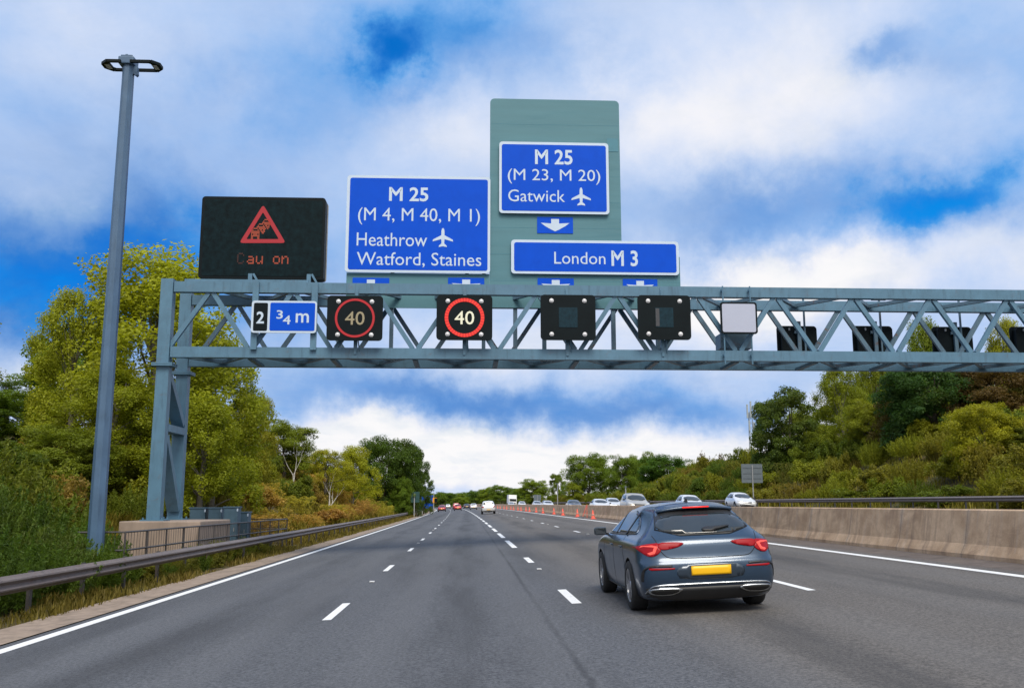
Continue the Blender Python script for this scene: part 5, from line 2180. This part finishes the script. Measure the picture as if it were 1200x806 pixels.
# towards us
traffic('hatchback', 23.0, 80, WHITE, 'small white hatchback coming towards us close to the far guardrail', PI + .0)
traffic('off_road_car', 13.9, 79, (.42, .40, .36), 'beige off-road car coming towards us behind the concrete barrier', PI)
traffic('saloon', 14.2, 101, WHITE, 'white saloon facing us behind the barrier between beige and dark cars', PI)
traffic('hatchback', 17.3, 112, (.66, .68, .70), 'pale grey hatchback half hidden behind the facing white saloon', PI)
traffic('saloon', 14.4, 126, (.035, .045, .06), 'dark blue saloon facing us above the barrier and the cones', PI)
traffic('saloon', 14.6, 164, (.74, .75, .76), 'white saloon facing us, right of the small pale sign back', PI)
traffic('hatchback', 18.0, 77, WHITE, 'white car whose roof shows just above the roof of the grey estate', PI)
traffic('hatchback', 14.3, 182, (.55, .57, .60), 'silver hatchback facing us below the small pale sign back', PI)
traffic('hatchback', 14.6, 226, WHITE, 'distant white hatchback facing us near the last traffic cones', PI)
traffic('saloon', 14.4, 262, (.6, .62, .64), 'distant silver saloon facing us next to the white lorry', PI)
traffic('saloon', 18.2, 205, (.10, .11, .12), 'distant dark grey saloon facing us between silver and white cars', PI)

# lorry far off
lo = thing('box_lorry', 'distant white box lorry facing us above the far cones', 'lorry')
mb = MB()
mb.box((0, -1.0, 2.15), (2.45, 6.0, 2.6), bev=.05)
mb.build('box_body', M['white_paint'], lo, world=False)
mb = MB()
mb.box((0, 2.95, 1.45), (2.3, 1.75, 2.0), bev=.12)
mb.build('cab', M['white_paint'], lo, world=False)
MB().box((0, 3.835, 1.85), (2.0, .02, .75)).build('windscreen', M['car_glass'], lo, world=False)
MB().box((0, 3.835, .9), (1.7, .02, .35)).build('grille', M['black_plastic'], lo, world=False)
MB().box((0, -.4, .72), (1.0, 7.0, .22)).build('chassis', M['black_plastic'], lo, world=False)
for y in (2.9, -2.6):
    for s in (-1, 1):
        w = MB()
        w.lathe([(.001, -.14), (.42, -.14), (.47, -.08), (.47, .08), (.42, .14), (.001, .14)], 'x', 18, (s * 1.02, y, .47))
        w.build('wheel', M['black_rubber'], lo, smooth=True, world=False)
place_car(lo, 17.6, 300, PI)

# ------------------------------------------------------------------ traffic cones along the barrier
cone = None
ycs = [72, 83, 93.5, 104, 116, 128, 138, 147, 156, 166, 176, 187, 199, 212, 226, 241, 257, 274, 292]
for k, y in enumerate(ycs):
    if cone is None:
        cone = thing('traffic_cone', None, None)
        mb = MB()
        mb.lathe([(.205, .03), (.20, .05), (.17, .06), (.05, .73), (.035, .75), (.0, .75)], 'z', 20)
        mb.box((0, 0, .02), (.50, .50, .045), bev=.02)
        mb.build('cone_body', M['cone_orange'], cone, smooth=True, world=False)
        MB().lathe([(.129, .28), (.134, .28), (.085, .52), (.080, .52)], 'z', 20).build('reflective_sleeve', M['cone_sleeve'], cone, smooth=True, world=False)
        o = cone
    else:
        o = copy_tree(cone)
    xl = 9.55 + (.15 if k % 2 else 0)
    place_car(o, xl, y)
    o.scale = (.88, .88, .88)
    tag(o, 'orange traffic cone in the row at the foot of the concrete barrier', 'traffic cone', 'orange cones along the barrier')
# folded warning frame among the cones
fr = thing('roadworks_sign', 'folded red roadworks sign frame leaning between the two nearest cones', 'sign', (9.7 + bend(77), 77, 9.7 * CROSS))
mb = MB()
mb.bar((-.35, 0, 0), (.05, .05, 1.05), .04, .04)
mb.bar((.05, .1, 0), (.05, .05, 1.05), .04, .04)
mb.bar((-.2, 0, .35), (.05, .06, .35), .03, .03)
mb.build('legs', M['cone_orange'], fr, world=False)
MB().box((-.45, 0, .06), (.5, .3, .1), bev=.03).build('ballast_bag', M['sign_back_grey'], fr, world=False)

# ------------------------------------------------------------------ roadside signs, mast, poles further off
def post_sign(name, label, px, y, panels, post_px, cat='road sign'):
    base = P(post_px, 590, y)
    z = gz(base.x, y)
    root = thing(name, label, cat, (base.x, y, z))
    for (p0, p1, q0, q1, mat, nm) in panels:
        x0, x1, z0, z1 = rx(p0, p1, q0, q1, y)
        mb = MB()
        mb.plate(roundrect(x0, x1, z0, z1, min(.06, (x1 - x0) * .1)), y, y + .05)
        mb.build(nm, M[mat], root)
    return root, base.x, z


root, bx_, z = post_sign('road_sign', 'pale grey back of a road sign on a single post beyond the white hatchback', 0, 92, [(869, 893.5, 543.5, 565.5, 'sign_back_grey', 'panel')], 883)
zt = P(882, 545, 92).z
MB().tube([(bx_, 91.93, z - .3), (bx_, 91.93, zt)], .055, 8).build('post', M['galvanised'], root)
x0, x1, z0, z1 = rx(870, 893, 545, 564, 91.97)
mb = MB()
for zz in (z0 + .3, (z0 + z1) / 2, z1 - .25):
    mb.box(((x0 + x1) / 2, 91.975, zz), (x1 - x0 - .1, .02, .03))
mb.build('stiffeners', M['sign_back_grey'], root)
root, bx_, z = post_sign('road_sign', 'dark green back of a road sign on a post below the dark oak', 0, 138, [(479, 491.5, 576, 588.5, 'dark_teal_back', 'panel')], 485.5)
MB().tube([(bx_, 137.93, z - .3), (bx_, 137.93, P(485, 578, 138).z)], .08, 8).build('post', M['galvanised'], root)
root, bx_, z = post_sign('road_sign', 'distant blue direction sign beside the slow lane after the dark sign back', 0, 185, [(492.5, 507, 580, 596, 'sign_blue', 'panel'), (494, 505.5, 581.5, 594.5, 'sign_blue', 'field')], 500)
for o in root.children:
    if o.name.startswith('field'):
        o.location.y -= .03
        o['label'] = 'plain blue field'
for px in (495, 504):
    xx = P(px, 590, 185).x
    MB().tube([(xx, 185.12, z - .4), (xx, 185.12, P(px, 581, 185).z)], .06, 8).build('post', M['galvanised'], root)
root, bx_, z = post_sign('warning_signal', 'distant amber and black signal box on a pole after the blue sign', 0, 190, [(503.5, 512, 583, 589, 'amber_box', 'amber_panel'), (509, 512.5, 583.5, 588.5, 'black_housing', 'lamp_housing')], 508.2, 'signal')
for o in root.children:
    if o.name.startswith('lamp_housing'):
        o.location.y -= .08
MB().tube([(bx_, 190.12, z - .4), (bx_, 190.12, P(508, 577, 190).z)], .09, 8).build('post', M['galvanised'], root)
root, bx_, z = post_sign('road_sign', 'small distant pale sign back above the facing cars', 0, 320, [(625.5, 634, 579.5, 586.5, 'sign_back_grey', 'panel')], 630)
MB().tube([(bx_, 319.9, z - .4), (bx_, 319.9, P(630, 580, 320).z)], .08, 8).build('post', M['galvanised'], root)

for px, py, y, lab in ((653.5, 567, 236, 'thin grey pole in front of the trees, past the facing white saloon'), (733.5, 571, 150, 'thin grey pole standing behind the beige off-road car')):
    b = P(px, 590, y)
    z = gz(b.x, y)
    root = thing('roadside_pole', lab, 'pole', (b.x, y, z))
    zt = P(px, py, y).z
    MB().tube([(b.x, y, z - .3), (b.x, y, zt)], [.13, .09], 8).build('shaft', M['galvanised'], root)
    MB().box((b.x, y, zt + .08), (.35, .3, .2), bev=.04).build('head', M['sign_back_grey'], root)

my = 150
b = P(882, 560, my)
z = gz(b.x, my)
ms = thing('telecom_mast', 'slender lattice telecom mast with antenna panels half hidden by the dark open tree', 'mast', (b.x, my, z))
zt = P(882, 474, my).z
mb = MB()
for k in range(3):
    a = k * 2 * PI / 3
    mb.tube([(b.x + .45 * math.cos(a), my + .45 * math.sin(a), z - .3), (b.x + .32 * math.cos(a), my + .32 * math.sin(a), zt - 1.2)], .06, 6)
hh = z
i = 0
while hh < zt - 2.2:
    for k in range(3):
        a, a2 = k * 2 * PI / 3, (k + 1) * 2 * PI / 3
        mb.bar((b.x + .4 * math.cos(a), my + .4 * math.sin(a), hh), (b.x + .4 * math.cos(a2), my + .4 * math.sin(a2), hh + .8), .05, .05)
    hh += .8
mb.build('lattice', M['antenna_grey'], ms)
for k, (dx, top, ln) in enumerate(((-.55, 0, 2.2), (.0, .5, 2.6), (.5, -.2, 2.2), (-.3, -2.6, 1.6), (.42, -2.8, 1.6))):
    mb = MB()
    mb.box((b.x + dx, my - .45, zt + top - ln / 2), (.26, .16, ln), bev=.03)
    mb.bar((b.x + dx * .4, my - .2, zt + top - ln * .6 - .3), (b.x + dx, my - .4, zt + top - ln * .6), .06, .06)
    mb.build('antenna_panel', M['antenna_grey'], ms)
# ------------------------------------------------------------------ sky, sun, camera
SUN_EL, SUN_AZ = math.radians(52), math.radians(172)    # azimuth clockwise from the road direction (+Y)
w = bpy.data.worlds.new('World')
SC.world = w
w.use_nodes = True
nt = NT(w.node_tree)
bg = w.node_tree.nodes['Background']
sky = nt.new('ShaderNodeTexSky', sky_type='NISHITA')
sky.sun_disc = False
sky.sun_elevation = SUN_EL
sky.sun_rotation = SUN_AZ
sky.altitude = 50
d = nt.new('ShaderNodeTexCoord').outputs['Generated']
sp = nt.new('ShaderNodeSeparateXYZ')
nt.link(d, sp.inputs[0])
X_, Y_, Z_ = sp.outputs
az = nt.math('ARCTAN2', X_, Y_)
el = nt.math('ARCSINE', Z_)
# cloud plane coordinates: streaks flatten towards the horizon
den = nt.math('ADD', nt.math('MAXIMUM', Z_, 0.0), .22)
cv = nt.new('ShaderNodeCombineXYZ')
nt.link(nt.math('DIVIDE', X_, den), cv.inputs[0])
nt.link(nt.math('DIVIDE', Y_, den), cv.inputs[1])
n1 = nt.noise(cv.outputs[0], 1.15, 9, .62, .35)
n2 = nt.noise(cv.outputs[0], 4.6, 9, .64, .3)
n3 = nt.noise(d, 4.5, 9, .62, .5)
nw = nt.new('ShaderNodeTexNoise')
nw.inputs['Scale'].default_value = 5.0
nw.inputs['Detail'].default_value = 8
nw.inputs['Roughness'].default_value = .62
nt.link(d, nw.inputs['Vector'])
wsp = nt.new('ShaderNodeSeparateColor')
nt.link(nw.outputs['Color'], wsp.inputs[0])
azw = nt.math('ADD', az, nt.math('MULTIPLY', nt.math('SUBTRACT', wsp.outputs[0], .5), .32))
elw = nt.math('ADD', el, nt.math('MULTIPLY', nt.math('SUBTRACT', wsp.outputs[1], .5), .17))
dens = nt.math('ADD', SKY_BASE, nt.math('MULTIPLY', nt.math('SUBTRACT', n1, .5), .50))
dens = nt.math('ADD', dens, nt.math('MULTIPLY', nt.math('SUBTRACT', n2, .5), .27))
dens = nt.math('ADD', dens, nt.math('MULTIPLY', nt.math('SUBTRACT', n3, .5), .34))
for px, py, sx, sy, amp in BLOBS:
    r_ = ray(px, py)
    a0, e0 = math.atan2(r_.x, r_.y), math.asin(r_.z)
    sa, se = sx / F, sy / F
    u = nt.math('DIVIDE', nt.math('SUBTRACT', azw, a0), sa)
    v = nt.math('DIVIDE', nt.math('SUBTRACT', elw, e0), se)
    q = nt.math('ADD', nt.math('MULTIPLY', u, u), nt.math('MULTIPLY', v, v))
    g = nt.math('POWER', 2.718, nt.math('MULTIPLY', q, -1.0))
    dens = nt.math('ADD', dens, nt.math('MULTIPLY', g, amp))
shade = nt.math('MULTIPLY', nt.math('SUBTRACT', nt.smooth(n2, .42, .70), 0.0), .22)
for px, py, sx, sy, amp in SHADES:
    r_ = ray(px, py)
    u = nt.math('DIVIDE', nt.math('SUBTRACT', azw, math.atan2(r_.x, r_.y)), sx / F)
    v = nt.math('DIVIDE', nt.math('SUBTRACT', elw, math.asin(r_.z)), sy / F)
    g = nt.math('POWER', 2.718, nt.math('MULTIPLY', nt.math('ADD', nt.math('MULTIPLY', u, u), nt.math('MULTIPLY', v, v)), -1.0))
    shade = nt.math('ADD', shade, nt.math('MULTIPLY', nt.math('MULTIPLY', g, amp), nt.math('ADD', .35, nt.math('MULTIPLY', nt.smooth(n3, .28, .66), .65))))
cloud = nt.ramp(dens, SKY_RAMP)
hs = nt.new('ShaderNodeHueSaturation')
hs.inputs['Saturation'].default_value = 1.5
nt.link(sky.outputs[0], hs.inputs['Color'])
blue = nt.mix(1.0, hs.outputs[0], SKY_TINT, 'MULTIPLY')
# unseen bright warm cloud, added behind the viewer to lift and warm the light
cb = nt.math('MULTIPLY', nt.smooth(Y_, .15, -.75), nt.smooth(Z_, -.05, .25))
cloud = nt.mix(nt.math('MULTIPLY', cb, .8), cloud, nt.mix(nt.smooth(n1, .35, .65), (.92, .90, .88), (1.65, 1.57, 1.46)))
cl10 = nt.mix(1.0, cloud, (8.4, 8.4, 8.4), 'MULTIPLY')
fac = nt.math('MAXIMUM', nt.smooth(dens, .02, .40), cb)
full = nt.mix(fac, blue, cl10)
full = nt.mix(nt.math('MINIMUM', shade, .9), full, nt.mix(1.0, full, (.34, .54, .76), 'MULTIPLY'))
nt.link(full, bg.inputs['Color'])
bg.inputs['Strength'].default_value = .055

sun = bpy.data.lights.new('sun', 'SUN')
sun.energy = SUN_E
sun.angle = math.radians(28)
sun.color = (1.0, .93, .82)
so = bpy.data.objects.new('sun', sun)
COL.objects.link(so)
sd = Vector((math.sin(SUN_AZ) * math.cos(SUN_EL), math.cos(SUN_AZ) * math.cos(SUN_EL), math.sin(SUN_EL)))
so.rotation_euler = (-sd).to_track_quat('-Z', 'Y').to_euler()
so.location = sd * 60

cam = bpy.data.cameras.new('camera')
cam.sensor_width = 36
cam.lens = 36 * F / 1200
cam.clip_start = .1
cam.clip_end = 9000
co = bpy.data.objects.new('camera', cam)
COL.objects.link(co)
co.location = EYE
co.rotation_euler = FWD.to_track_quat('-Z', 'Y').to_euler()
SC.camera = co
SC.view_settings.view_transform = 'Standard'
SC.view_settings.look = 'None'
SC.view_settings.exposure = EXPOSURE
SC.view_settings.gamma = 1
SC.view_settings.use_curve_mapping = False
SC.render.engine = 'CYCLES'
SC.cycles.max_bounces = 6
SC.cycles.diffuse_bounces = 4
SC.cycles.glossy_bounces = 3
SC.cycles.transmission_bounces = 3
SC.cycles.use_denoising = True
SC.cycles.sample_clamp_indirect = 6
